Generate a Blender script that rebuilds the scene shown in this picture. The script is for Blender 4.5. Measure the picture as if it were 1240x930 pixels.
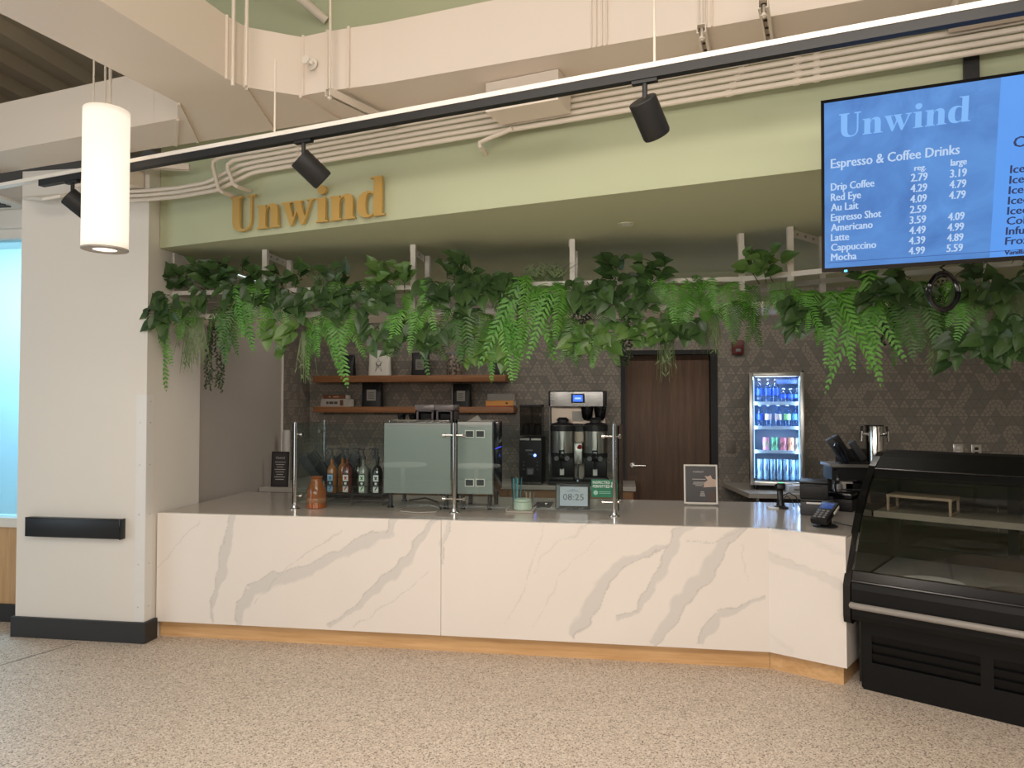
import bpy, bmesh, math, random
from mathutils import Vector, Matrix, Euler

for o in list(bpy.data.objects):
    bpy.data.objects.remove(o)
S = bpy.context.scene
COL = S.collection
R = math.radians
random.seed(7)

# ------------------------------------------------------------------ camera, world, lights, exposure
F_PX, CAM_H, YAW, PITCH = 870.0, 1.7, R(8.7), R(1.4)
cam_d = bpy.data.cameras.new('camera')
cam_d.sensor_width = 36.0
cam_d.lens = F_PX / 1240.0 * 36.0
cam_d.clip_start = 0.05
cam = bpy.data.objects.new('camera', cam_d)
cam.location = (0, 0, CAM_H)
cam.rotation_euler = (R(90) + PITCH, 0, YAW)
COL.objects.link(cam)
S.camera = cam
S.view_settings.view_transform = 'Standard'
S.view_settings.look = 'None'
S.view_settings.gamma = 1.0
S.view_settings.use_curve_mapping = False
S.view_settings.exposure = 0.0

W = bpy.data.worlds.new('hall_ambient')
S.world = W
W.use_nodes = True
W.node_tree.nodes['Background'].inputs[0].default_value = (1.0, 0.93, 0.84, 1)
W.node_tree.nodes['Background'].inputs[1].default_value = 0.05


def area(name, loc, rot, sx, sy, energy, color):
    l = bpy.data.lights.new(name, 'AREA')
    l.shape = 'RECTANGLE'
    l.size, l.size_y = sx, sy
    l.energy = energy
    l.color = color
    o = bpy.data.objects.new(name, l)
    o.location = loc
    o.rotation_euler = rot
    COL.objects.link(o)
    return o


WARM = (1.0, 0.92, 0.83)
area('ceiling_panel_light', (-1.9, 1.0, 4.95), (R(12), 0, 0), 1.2, 1.2, 24, WARM)
area('ceiling_panel_light', (0.6, 1.0, 4.95), (R(12), 0, 0), 1.2, 1.2, 24, WARM)
area('ceiling_panel_light', (-0.7, -1.4, 4.95), (R(12), 0, 0), 1.6, 1.2, 40, WARM)
# unseen light added below duct height to brighten the hall floor
area('added_floor_fill', (-0.2, 1.5, 3.35), (0, 0, 0), 3.2, 0.9, 98, (1.0, 0.89, 0.79))
# two unseen fills added behind the camera to light the alcove and bulkhead
area('added_front_fill', (-0.3, -1.6, 2.5), (R(90), 0, 0), 7.0, 0.5, 112, (1.0, 0.91, 0.82))
area('added_rear_fill', (-0.6, -5.0, 3.1), (R(97), 0, 0), 8.0, 2.0, 70, (1.0, 0.94, 0.88))
# unseen strip light added behind the planted trellis to brighten the alcove
area('added_alcove_fill', (-0.4, 6.25, 2.79), (R(14), 0, 0), 5.2, 0.10, 21, (1.0, 0.93, 0.86))
# daylight coming through the tall windows on the left side of the hall
area('hall_window_light', (-6.4, 1.0, 1.9), (0, R(-90), 0), 2.6, 4.0, 75, (0.76, 0.90, 1.0))
ZC = 5.14            # underside of the deck overhead

# ------------------------------------------------------------------ geometry of the place
RT = Vector((math.cos(YAW), math.sin(YAW), 0))
FW = Vector((-math.sin(YAW) * math.cos(PITCH), math.cos(YAW) * math.cos(PITCH), math.sin(PITCH)))
UP = RT.cross(FW)
EYE = Vector((0, 0, CAM_H))


def ray(x, y):
    return FW + RT * ((x - 620.0) / F_PX) - UP * ((y - 465.0) / F_PX)


def onz(x, y, z):            # a measured point on a level plane
    r = ray(x, y)
    return EYE + r * ((z - CAM_H) / r.z)


def ony(x, y, Y):            # a measured point on a plane parallel to the back wall
    r = ray(x, y)
    return EYE + r * (Y / r.y)


def onp(x, y, p0, n):        # a measured point on any plane
    r = ray(x, y)
    return EYE + r * ((Vector(p0) - EYE).dot(n) / r.dot(n))


BANG = R(15)                                                   # the green bulkhead turns 15 degrees off the counter
BE = Vector((math.cos(BANG), -math.sin(BANG), 0))
BN = Vector((math.sin(BANG), math.cos(BANG), 0))
BO = Vector((-3.33, 4.77, 0))
CANG = R(31.6)                                                 # the display case
CE = Vector((math.cos(CANG), -math.sin(CANG), 0))
CN = Vector((math.sin(CANG), math.cos(CANG), 0))
CO = Vector((1.375, 4.578, 0))
SOFF = 2.82
CT = 0.895


def bp(s, n, z):
    return BO + BE * s + BN * n + Vector((0, 0, z))


# ------------------------------------------------------------------ materials
def lin(c):
    return tuple(((v / 255.0) / 12.92 if v / 255.0 <= 0.04045 else ((v / 255.0 + 0.055) / 1.055) ** 2.4) for v in c) + (1.0,)


MATS = {}


class NT:
    def __init__(s, name):
        s.m = bpy.data.materials.new(name)
        s.m.use_nodes = True
        s.t = s.m.node_tree
        s.b = s.t.nodes['Principled BSDF']
        s.out = s.t.nodes['Material Output']

    def n(s, typ, **kw):
        nd = s.t.nodes.new(typ)
        for k, v in kw.items():
            setattr(nd, k, v)
        return nd

    def l(s, a, b):
        s.t.links.new(a, b)

    def val(s, x):
        return x

    def math(s, op, a, b=None, c=None):
        nd = s.n('ShaderNodeMath', operation=op)
        for i, v in enumerate((a, b, c)):
            if v is None:
                continue
            if isinstance(v, (int, float)):
                nd.inputs[i].default_value = v
            else:
                s.l(v, nd.inputs[i])
        return nd.outputs[0]

    def mix(s, f, a, b):
        nd = s.n('ShaderNodeMix', data_type='RGBA')
        for k, v in ((0, f), (6, a), (7, b)):
            if isinstance(v, (int, float, tuple)):
                nd.inputs[k].default_value = v
            else:
                s.l(v, nd.inputs[k])
        return nd.outputs[2]

    def coords(s, kind='Object'):
        return s.n('ShaderNodeTexCoord').outputs[kind]

    def noise(s, scale, detail=2.0, vec=None, rough=0.5):
        nd = s.n('ShaderNodeTexNoise')
        nd.inputs['Scale'].default_value = scale
        nd.inputs['Detail'].default_value = detail
        nd.inputs['Roughness'].default_value = rough
        s.l(vec if vec is not None else s.coords(), nd.inputs['Vector'])
        return nd

    def bump(s, h, strength=0.1, dist=0.01):
        nd = s.n('ShaderNodeBump')
        nd.inputs['Strength'].default_value = strength
        nd.inputs['Distance'].default_value = dist
        s.l(h, nd.inputs['Height'])
        s.l(nd.outputs[0], s.b.inputs['Normal'])


def mat(name, rgb, rough=0.5, metal=0.0, var=0.05, scale=6.0, spec=0.5, bump=0.0, bscale=200.0, coat=0.0):
    if name in MATS:
        return MATS[name]
    t = NT(name)
    c = lin(rgb)
    nz = t.noise(scale, 3)
    d = tuple(max(0, v * (1 - var * 2)) for v in c[:3]) + (1,)
    t.l(t.mix(nz.outputs[0], d, c), t.b.inputs['Base Color'])
    t.b.inputs['Roughness'].default_value = rough
    t.b.inputs['Metallic'].default_value = metal
    t.b.inputs['Specular IOR Level'].default_value = spec
    if coat:
        t.b.inputs['Coat Weight'].default_value = coat
        t.b.inputs['Coat Roughness'].default_value = 0.05
    if bump:
        t.bump(t.noise(bscale, 2).outputs[0], bump, 0.002)
    MATS[name] = t.m
    return t.m


def emit(name, rgb, strength, base=(10, 10, 10)):
    if name in MATS:
        return MATS[name]
    t = NT(name)
    t.b.inputs['Base Color'].default_value = lin(base)
    t.b.inputs['Emission Color'].default_value = lin(rgb)
    t.b.inputs['Emission Strength'].default_value = strength
    t.b.inputs['Roughness'].default_value = 0.4
    MATS[name] = t.m
    return t.m


def glass(name, tint, refl=1.0, rough=0.0, ior=1.5):
    t = NT(name)
    t.t.nodes.remove(t.b)
    tr = t.n('ShaderNodeBsdfTransparent')
    tr.inputs[0].default_value = lin(tint)
    gl = t.n('ShaderNodeBsdfGlossy')
    gl.inputs['Color'].default_value = (refl, refl, refl, 1)
    gl.inputs['Roughness'].default_value = rough
    fr = t.n('ShaderNodeFresnel')
    gi = t.n('ShaderNodeNewGeometry')
    t.l(t.math('MULTIPLY_ADD', gi.outputs['Backfacing'], 1.0 / ior - ior, ior), fr.inputs[0])
    mx = t.n('ShaderNodeMixShader')
    t.l(fr.outputs[0], mx.inputs[0])
    t.l(tr.outputs[0], mx.inputs[1])
    t.l(gl.outputs[0], mx.inputs[2])
    t.l(mx.outputs[0], t.out.inputs[0])
    MATS[name] = t.m
    return t.m


def wood(name, c1, c2, rough=0.45, axis='X', scale=6.0):
    t = NT(name)
    mp = t.n('ShaderNodeMapping')
    t.l(t.coords(), mp.inputs[0])
    st = {'X': (0.6, 9, 9), 'Y': (9, 0.6, 9), 'Z': (9, 9, 0.6)}[axis]
    mp.inputs['Scale'].default_value = st
    nz = t.noise(scale, 6, mp.outputs[0], 0.65)
    cr = t.n('ShaderNodeValToRGB')
    cr.color_ramp.elements[0].position = 0.32
    cr.color_ramp.elements[1].position = 0.7
    cr.color_ramp.elements[0].color = lin(c1)
    cr.color_ramp.elements[1].color = lin(c2)
    t.l(nz.outputs[0], cr.inputs[0])
    t.l(cr.outputs[0], t.b.inputs['Base Color'])
    t.b.inputs['Roughness'].default_value = rough
    MATS[name] = t.m
    return t.m


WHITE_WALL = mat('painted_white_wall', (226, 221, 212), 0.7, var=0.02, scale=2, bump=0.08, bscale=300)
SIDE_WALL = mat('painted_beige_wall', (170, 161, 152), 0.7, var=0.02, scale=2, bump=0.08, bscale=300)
GREEN = mat('sage_green_paint', (186, 192, 159), 0.75, var=0.02, scale=1.5, bump=0.06, bscale=250)
DUCT = mat('white_painted_duct', (226, 214, 200), 0.55, var=0.03, scale=1.2)
PIPEW = mat('white_painted_conduit', (224, 213, 198), 0.5, var=0.03)
WMETAL = mat('white_powder_coat', (228, 222, 212), 0.4, var=0.03)
BLACKBASE = mat('black_rubber_base', (47, 48, 49), 0.5, var=0.05)
BLACK = mat('black_plastic', (22, 22, 24), 0.42, var=0.08)
BLACKG = mat('black_gloss', (13, 13, 15), 0.15, var=0.05)
BLACKM = mat('black_matte_metal', (20, 20, 20), 0.55, var=0.06)
CASEBLK = mat('black_powder_coated_steel', (13, 13, 13), 0.5, var=0.1, scale=9, spec=.25)
DGREY = mat('dark_grey_plastic', (62, 62, 65), 0.5, var=0.06)
GREY = mat('mid_grey_plastic', (120, 120, 122), 0.5, var=0.06)
STEEL = mat('brushed_steel', (200, 198, 192), 0.3, 1.0, var=0.06, scale=20)
CHROME = mat('polished_steel', (215, 213, 208), 0.12, 1.0, var=0.03)
SATIN = mat('satin_steel_sheet', (156, 158, 154), 0.5, 1.0, var=0.02, scale=1.0)
GOLD = mat('brass_gold_face', (212, 174, 100), 0.4, 0.45, var=0.05)
WHITEP = mat('white_plastic', (228, 226, 222), 0.45, var=0.03)
PAPER = mat('white_paper', (222, 218, 208), 0.8, var=0.03)
OAK = wood('light_oak', (196, 152, 102), (222, 182, 132), 0.5, 'X', 4)
OAKZ = wood('light_oak_upright', (186, 146, 102), (208, 170, 125), 0.5, 'Z', 4)
SHELFW = wood('walnut_shelf', (120, 78, 46), (150, 100, 62), 0.5, 'X', 5)
DOORW = wood('walnut_door', (76, 54, 38), (104, 76, 54), 0.5, 'Z', 3)
CABW = wood('oak_cabinet', (128, 90, 54), (158, 116, 74), 0.5, 'X', 4)
GLASS = glass('clear_guard_glass', (245, 251, 250), 1.0)
GEDGE = glass('glass_edge_teal', (70, 118, 122), 0.7, 0.1)
CGLASS = glass('display_case_glass', (240, 243, 243), 1.0)
BOTTLE = glass('clear_bottle_glass', (244, 248, 247), 0.9, 0.03)
PET = glass('blue_tint_bottle_plastic', (214, 232, 252), 1.0, 0.08)
WORKTOP = mat('grey_quartz_worktop', (178, 170, 160), 0.13, var=0.04, scale=25)
BACKTOP = mat('pale_laminate_worktop', (172, 166, 158), 0.3, var=0.04)


def make_floor():
    t = NT('terrazzo_floor')
    co = t.coords()
    v1 = t.n('ShaderNodeTexVoronoi')
    v1.inputs['Scale'].default_value = 105
    t.l(co, v1.inputs['Vector'])
    v2 = t.n('ShaderNodeTexVoronoi')
    v2.inputs['Scale'].default_value = 190
    t.l(co, v2.inputs['Vector'])
    s1 = t.n('ShaderNodeSeparateColor')
    t.l(v1.outputs['Color'], s1.inputs[0])
    s2 = t.n('ShaderNodeSeparateColor')
    t.l(v2.outputs['Color'], s2.inputs[0])
    base = t.mix(t.noise(0.8, 3).outputs[0], lin((194, 178, 162)), lin((212, 197, 181)))
    light = t.math('GREATER_THAN', s1.outputs[1], 0.55)
    c = t.mix(t.math('MULTIPLY', light, 0.45), base, lin((234, 223, 210)))
    mid = t.math('LESS_THAN', s2.outputs[2], 0.3)
    c = t.mix(t.math('MULTIPLY', mid, 0.6), c, lin((140, 124, 106)))
    dk = t.math('LESS_THAN', s1.outputs[0], 0.19)
    edge = t.math('LESS_THAN', v1.outputs['Distance'], 0.0062)
    edge = t.math('LESS_THAN', v1.outputs['Distance'], 0.5)
    c = t.mix(t.math('MULTIPLY', t.math('MULTIPLY', dk, edge), 0.8), c, lin((84, 72, 60)))
    t.l(c, t.b.inputs['Base Color'])
    t.b.inputs['Roughness'].default_value = 0.5
    return t.m


def make_wallpaper():
    t = NT('triangle_wallpaper')
    sep = t.n('ShaderNodeSeparateXYZ')
    t.l(t.coords(), sep.inputs[0])
    u = t.math('ADD', sep.outputs[0], t.math('MULTIPLY', sep.outputs[1], 1.0))
    z = sep.outputs[2]
    h = 0.082
    a = t.math('DIVIDE', z, h)
    sx = t.math('MULTIPLY', u, 0.8660 / h)
    hz = t.math('MULTIPLY', a, 0.5)
    b = t.math('ADD', sx, hz)
    c = t.math('SUBTRACT', hz, sx)
    fl = [t.math('FLOOR', q) for q in (a, b, c)]
    fr = [t.math('FRACT', q) for q in (a, b, c)]
    k = t.math('SUBTRACT', fl[0], t.math('ADD', fl[1], fl[2]))
    k = t.math('GREATER_THAN', k, 0.5)
    kk = t.math('SUBTRACT', 1.0, k)

    def flip(f, sel):          # sel ? 1 - f : f
        return t.math('ABSOLUTE', t.math('SUBTRACT', sel, f))
    d = [flip(fr[0], kk), flip(fr[1], k), flip(fr[2], k)]
    mn = t.math('MINIMUM', t.math('MINIMUM', d[0], d[1]), d[2])
    mxx = t.math('MAXIMUM', t.math('MAXIMUM', d[0], d[1]), d[2])
    mid = t.math('SUBTRACT', t.math('SUBTRACT', 1.0, mn), mxx)
    comb = t.n('ShaderNodeCombineXYZ')
    for i in range(3):
        t.l(fl[i], comb.inputs[i])
    wn = t.n('ShaderNodeTexWhiteNoise')
    t.l(comb.outputs[0], wn.inputs[0])
    pale = t.math('GREATER_THAN', t.math('MULTIPLY_ADD', k, 0.35, wn.outputs[0]), 0.66)
    sub = t.math('MULTIPLY', t.math('LESS_THAN', t.math('SUBTRACT', mxx, mid), 0.07), pale)
    line = t.math('MAXIMUM', t.math('LESS_THAN', mn, 0.03), sub)
    colr = t.mix(pale, lin((120, 115, 107)), lin((148, 138, 126)))
    colr = t.mix(t.math('MULTIPLY', wn.outputs[0], 0.3), colr, lin((138, 129, 118)))
    colr = t.mix(t.math('MULTIPLY', line, 0.7), colr, lin((98, 93, 86)))
    t.l(colr, t.b.inputs['Base Color'])
    t.b.inputs['Roughness'].default_value = 0.6
    return t.m


def make_marble():
    t = NT('white_veined_quartz')
    at = t.n('ShaderNodeAttribute', attribute_name='vein')
    sp = t.n('ShaderNodeSeparateColor')
    t.l(at.outputs['Color'], sp.inputs[0])
    base = t.mix(t.noise(1.5, 4).outputs[0], lin((228, 219, 210)), lin((238, 231, 223)))
    c = t.mix(t.math('MULTIPLY', sp.outputs[0], 0.62), base, lin((203, 199, 194)))
    c = t.mix(t.math('MULTIPLY', sp.outputs[1], 0.55), c, lin((176, 170, 163)))
    t.l(c, t.b.inputs['Base Color'])
    t.b.inputs['Roughness'].default_value = 0.28
    return t.m


def make_leaf(name, dark, pale, vein, rough=0.35, veinw=0.06, trans=True, isl=0.55):
    t = NT(name)
    uvn = t.n('ShaderNodeUVMap', uv_map='UVMap')
    sep = t.n('ShaderNodeSeparateXYZ')
    t.l(uvn.outputs[0], sep.inputs[0])
    v = t.math('ABSOLUTE', t.math('SUBTRACT', sep.outputs[1], 0.5))
    mid = t.math('LESS_THAN', v, veinw)
    oi = t.n('ShaderNodeObjectInfo')
    gi = t.n('ShaderNodeNewGeometry')
    nz = t.noise(14, 3)
    f = t.math('MULTIPLY_ADD', gi.outputs['Random Per Island'], isl, t.math('MULTIPLY_ADD', nz.outputs[0], 0.3, t.math('MULTIPLY', oi.outputs['Random'], 0.65 - isl)))
    c = t.mix(f, lin(dark), lin(pale))
    c = t.mix(t.math('MULTIPLY', mid, 0.55), c, lin(vein))
    t.l(c, t.b.inputs['Base Color'])
    t.b.inputs['Roughness'].default_value = rough
    if trans:
        tl = t.n('ShaderNodeBsdfTranslucent')
        t.l(c, tl.inputs[0])
        mx = t.n('ShaderNodeMixShader')
        mx.inputs[0].default_value = 0.22
        t.l(t.b.outputs[0], mx.inputs[1])
        t.l(tl.outputs[0], mx.inputs[2])
        t.l(mx.outputs[0], t.out.inputs[0])
    return t.m


FLOORM, PAPERM, MARBLE = make_floor(), make_wallpaper(), make_marble()
LEAF_D = make_leaf('dark_pothos_leaf', (30, 54, 30), (86, 118, 64), (112, 138, 84))
LEAF_M = make_leaf('mid_green_pothos_leaf', (56, 92, 40), (116, 150, 76), (156, 178, 110))
FERN_B = make_leaf('bright_fern_leaf', (70, 130, 46), (116, 176, 68), (120, 170, 70), 0.45, isl=0.3)
FERN_D = make_leaf('olive_fern_leaf', (52, 92, 36), (84, 128, 52), (92, 130, 60), 0.45, isl=0.3)
GRASSM = make_leaf('grey_green_grass', (88, 112, 70), (124, 142, 96), (120, 140, 90), 0.5)
STRINGM = make_leaf('string_plant_leaf', (34, 46, 28), (64, 78, 44), (60, 76, 44), 0.4)
STEM = mat('plant_stem', (70, 84, 44), 0.6)


# ------------------------------------------------------------------ mesh builder
def rotz(a):
    return Matrix.Rotation(a, 4, 'Z')


def chain(o):
    m = o.matrix_basis.copy()
    while o.parent:
        o = o.parent
        m = o.matrix_basis @ m
    return m


class MB:
    def __init__(s, mx=None):
        s.bm = bmesh.new()
        s.mx = mx or Matrix()
        s.uv = None

    def _t(s, vs):
        for v in vs:
            v.co = s.mx @ v.co

    def box(s, a, b, bev=0.0, m=None, seg=2):
        a, b = Vector(a), Vector(b)
        r = bmesh.ops.create_cube(s.bm, size=1.0)
        vs = r['verts']
        c, d = (a + b) / 2, b - a
        for v in vs:
            v.co = Vector((v.co.x * abs(d.x), v.co.y * abs(d.y), v.co.z * abs(d.z))) + c
            if m is not None:
                v.co = m @ v.co
        s._t(vs)
        if bev > 0:
            es = list({e for v in vs for e in v.link_edges})
            bmesh.ops.bevel(s.bm, geom=es, offset=bev, segments=seg, profile=0.5, affect='EDGES')
        return s

    def tube(s, pts, r, seg=10, caps=True):
        pts = [Vector(p) for p in pts]
        rs = r if isinstance(r, (list, tuple)) else [r] * len(pts)
        rings = []
        n0 = None
        for i, p in enumerate(pts):
            if i == 0:
                d = pts[1] - p
            elif i == len(pts) - 1:
                d = p - pts[i - 1]
            else:
                d = (pts[i + 1] - p).normalized() + (p - pts[i - 1]).normalized()
            if d.length < 1e-9:
                d = Vector((0, 0, 1))
            d.normalize()
            if n0 is None:
                n0 = d.orthogonal().normalized()
            else:
                n0 = n0 - d * n0.dot(d)
                n0 = n0.normalized() if n0.length > 1e-6 else d.orthogonal().normalized()
            b = d.cross(n0)
            ring = []
            for k in range(seg):
                t = 2 * math.pi * k / seg
                ring.append(s.bm.verts.new(s.mx @ (p + (n0 * math.cos(t) + b * math.sin(t)) * rs[i])))
            rings.append(ring)
        for i in range(len(rings) - 1):
            for k in range(seg):
                s.bm.faces.new((rings[i][k], rings[i][(k + 1) % seg], rings[i + 1][(k + 1) % seg], rings[i + 1][k]))
        if caps:
            s.bm.faces.new(list(reversed(rings[0])))
            s.bm.faces.new(rings[-1])
        return s

    def lathe(s, prof, c=(0, 0, 0), seg=20, m=None, caps=True):
        c = Vector(c)
        rings = []
        for (r, z) in prof:
            if r < 1e-5:
                p = c + Vector((0, 0, z))
                rings.append([s.bm.verts.new(s.mx @ ((m @ p) if m else p))])
            else:
                ring = []
                for k in range(seg):
                    t = 2 * math.pi * k / seg
                    p = c + Vector((r * math.cos(t), r * math.sin(t), z))
                    ring.append(s.bm.verts.new(s.mx @ ((m @ p) if m else p)))
                rings.append(ring)
        for i in range(len(rings) - 1):
            A, B = rings[i], rings[i + 1]
            if len(A) == 1 and len(B) == 1:
                continue
            for k in range(seg):
                k2 = (k + 1) % seg
                if len(A) == 1:
                    s.bm.faces.new((A[0], B[k2], B[k]))
                elif len(B) == 1:
                    s.bm.faces.new((A[k], A[k2], B[0]))
                else:
                    s.bm.faces.new((A[k], A[k2], B[k2], B[k]))
        if not caps:
            return s
        if len(rings[0]) > 1:
            s.bm.faces.new(list(reversed(rings[0])))
        if len(rings[-1]) > 1:
            s.bm.faces.new(rings[-1])
        return s

    def prism(s, pts, ext):
        """closed outline of 3-D points swept by the vector ext"""
        ext = Vector(ext)
        A = [s.bm.verts.new(s.mx @ Vector(p)) for p in pts]
        B = [s.bm.verts.new(s.mx @ (Vector(p) + ext)) for p in pts]
        n = len(A)
        f1 = s.bm.faces.new(A)
        f2 = s.bm.faces.new(list(reversed(B)))
        f1.normal_update()
        f2.normal_update()
        for i in range(n):
            s.bm.faces.new((A[i], B[i], B[(i + 1) % n], A[(i + 1) % n]))
        bmesh.ops.triangulate(s.bm, faces=[f1, f2])
        return s

    def sheet(s, rows, uvs=None):
        vs = [[s.bm.verts.new(s.mx @ Vector(p)) for p in r] for r in rows]
        lay = s.bm.loops.layers.uv.verify() if uvs else None
        for i in range(len(vs) - 1):
            for k in range(len(vs[i]) - 1):
                idx = ((i, k), (i, k + 1), (i + 1, k + 1), (i + 1, k))
                try:
                    f = s.bm.faces.new([vs[a][b] for a, b in idx])
                except ValueError:
                    continue
                if lay:
                    for lp, (a, b) in zip(f.loops, idx):
                        lp[lay].uv = uvs[a][b]
        return s

    def poly(s, pts, uvs=None):
        f = s.bm.faces.new([s.bm.verts.new(s.mx @ Vector(p)) for p in pts])
        if uvs:
            lay = s.bm.loops.layers.uv.verify()
            for lp, u in zip(f.loops, uvs):
                lp[lay].uv = u
        return s

    def text(s, body, origin, ex, ez, height, depth=0.0, align='LEFT', width=None, bold=0.0):
        """lettering laid on the plane through origin spanned by ex (right) and ez (up)"""
        cu = bpy.data.curves.new('lettering', 'FONT')
        cu.body = body
        cu.size = 1.0
        cu.offset = bold
        cu.resolution_u = 2
        cu.align_x = 'LEFT'
        ob = bpy.data.objects.new('lettering', cu)
        COL.objects.link(ob)
        dg = bpy.context.evaluated_depsgraph_get()
        me = bpy.data.meshes.new_from_object(ob.evaluated_get(dg))
        bpy.data.objects.remove(ob)
        bpy.data.curves.remove(cu)
        if not me.vertices:
            return s
        xs = [v.co.x for v in me.vertices]
        x0, x1 = min(xs), max(xs)
        k = height / 0.69
        kx = k if width is None else width / (x1 - x0)
        off = {'LEFT': 0, 'CENTER': -(x1 - x0) * kx / 2, 'RIGHT': -(x1 - x0) * kx}[align]
        ex, ez, origin = Vector(ex), Vector(ez), Vector(origin)
        nm = ex.cross(ez)
        vs = [s.bm.verts.new(s.mx @ (origin + ex * ((v.co.x - x0) * kx + off) + ez * (v.co.y * k) + nm * depth)) for v in me.vertices]
        for p in me.polygons:
            try:
                s.bm.faces.new([vs[i] for i in p.vertices])
            except ValueError:
                pass
        bpy.data.meshes.remove(me)
        return s

    def build(s, name, m, parent=None, smooth=35, world=False):
        me = bpy.data.meshes.new(name)
        if world and parent is not None:
            s.bm.transform(chain(parent).inverted())
        bmesh.ops.recalc_face_normals(s.bm, faces=s.bm.faces)
        if smooth:
            for f in s.bm.faces:
                f.smooth = True
            for e in s.bm.edges:
                if len(e.link_faces) == 2 and e.calc_face_angle(3.2) > R(smooth):
                    e.smooth = False
        s.bm.to_mesh(me)
        s.bm.free()
        for q in (m if isinstance(m, (list, tuple)) else [m]):
            me.materials.append(q)
        o = bpy.data.objects.new(name, me)
        COL.objects.link(o)
        if parent is not None:
            o.parent = parent
        return o


def tag(o, label, cat, group=None, kind=None):
    o['label'] = label
    o['category'] = cat
    if group:
        o['group'] = group
    if kind:
        o['kind'] = kind
    return o


def thing(name, label, cat, loc=(0, 0, 0), rz=0.0, group=None, rot=None):
    o = bpy.data.objects.new(name, None)
    o.empty_display_size = 0.05
    o.location = loc
    o.rotation_euler = rot if rot is not None else (0, 0, rz)
    if rot is not None:
        o.matrix_basis = Matrix.Translation(Vector(loc)) @ Euler(rot).to_matrix().to_4x4()
    else:
        o.matrix_basis = Matrix.Translation(Vector(loc)) @ rotz(rz)
    COL.objects.link(o)
    return tag(o, label, cat, group)


def struct(o):
    o['kind'] = 'structure'
    return o


def dup(root, loc, rz=None, label=None, group=None):
    kids = {}
    for ob in bpy.data.objects:
        if ob.parent is not None:
            kids.setdefault(ob.parent.name, []).append(ob)

    def cp(o, par):
        c = o.copy()
        COL.objects.link(c)
        if par is not None:
            c.parent = par
        for ch in kids.get(o.name, []):
            cp(ch, c)
        return c
    r = cp(root, None)
    r.matrix_basis = Matrix.Translation(Vector(loc)) @ rotz(root.rotation_euler.z if rz is None else rz)
    if label:
        r['label'] = label
    if group:
        r['group'] = group
    return r


def frame_mx(o, ex, ey, ez):
    m = Matrix.Identity(4)
    for i, v in enumerate((ex, ey, ez)):
        for j in range(3):
            m[j][i] = v[j]
    for j in range(3):
        m[j][3] = o[j]
    return m


CM = frame_mx(CO, CE, CN, Vector((0, 0, 1)))       # display-case axes: s along the front, d inwards
BMX = frame_mx(BO, BE, BN, Vector((0, 0, 1)))      # bulkhead axes


def bez(p0, p1, p2, p3, n=8):
    out = []
    for i in range(1, n + 1):
        t = i / n
        out.append(tuple((1 - t) ** 3 * a + 3 * (1 - t) ** 2 * t * b + 3 * (1 - t) * t * t * c + t ** 3 * d for a, b, c, d in zip(p0, p1, p2, p3)))
    return out


# the serif letters of the shop name, as outlines (1 = cap height)
def glyphs():
    G = {}
    U = [(0, 1), (0, .955), (.08, .94), (.08, .30)]
    U += bez((.08, .30), (.08, .08), (.22, -.02), (.42, -.02)) + bez((.42, -.02), (.64, -.02), (.76, .10), (.76, .32))
    U += [(.76, .94), (.86, .955), (.86, 1), (.60, 1), (.60, .955), (.70, .94), (.70, .32)]
    U += bez((.70, .32), (.70, .13), (.62, .04), (.50, .04)) + bez((.50, .04), (.38, .04), (.33, .12), (.33, .30))
    U += [(.33, .94), (.41, .955), (.41, 1)]
    G['U'] = ([U], .86)
    n = [(0, .66), (0, .625), (.07, .61), (.07, .05), (0, .035), (0, 0), (.36, 0), (.36, .035), (.30, .05), (.30, .44)]
    n += bez((.30, .44), (.31, .54), (.36, .60), (.41, .60), 5) + bez((.41, .60), (.46, .60), (.47, .55), (.47, .46), 5)
    n += [(.47, .05), (.42, .035), (.42, 0), (.77, 0), (.77, .035), (.70, .05), (.70, .46)]
    n += bez((.70, .46), (.70, .60), (.64, .68), (.52, .68), 6) + bez((.52, .68), (.42, .68), (.34, .63), (.30, .54), 5)
    n += [(.30, .66)]
    G['n'] = ([n], .77)
    w = [(0, .66), (0, .625), (.05, .61), (.28, -.01), (.335, -.01), (.49, .38), (.63, -.01), (.69, -.01), (.97, .61), (1.03, .625),
         (1.03, .66), (.80, .66), (.80, .625), (.90, .61), (.745, .19), (.61, .61), (.66, .625), (.66, .66), (.35, .66), (.35, .625),
         (.40, .61), (.455, .44), (.375, .20), (.25, .61), (.31, .625), (.31, .66)]
    G['w'] = ([w], 1.03)
    i = [(0, .66), (0, .625), (.07, .61), (.07, .05), (0, .035), (0, 0), (.37, 0), (.37, .035), (.30, .05), (.30, .66)]
    dot = [(.185 + .125 * math.cos(2 * math.pi * k / 20), .875 + .125 * math.sin(2 * math.pi * k / 20)) for k in range(20)]
    G['i'] = ([i, dot], .37)
    b = [(.50, .60)] + bez((.50, .60), (.44, .67), (.36, .68), (.30, .68), 5) + bez((.30, .68), (.10, .68), (0, .53), (0, .33)) + \
        bez((0, .33), (0, .12), (.10, -.015), (.28, -.015)) + bez((.28, -.015), (.38, -.015), (.46, .03), (.50, .10), 5)
    b += [(.50, .15)] + bez((.50, .15), (.46, .07), (.41, .05), (.36, .05), 5) + bez((.36, .05), (.26, .05), (.24, .17), (.24, .33), 6) + \
        bez((.24, .33), (.24, .50), (.27, .62), (.36, .62), 6) + bez((.36, .62), (.42, .62), (.47, .59), (.50, .54), 5)
    st = [(.38, 1.03), (.38, .995), (.48, .98), (.48, 0), (.80, 0), (.80, .035), (.71, .05), (.71, 1.03)]
    G['d'] = ([b, st], .80)
    return G


GLY = glyphs()


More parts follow.
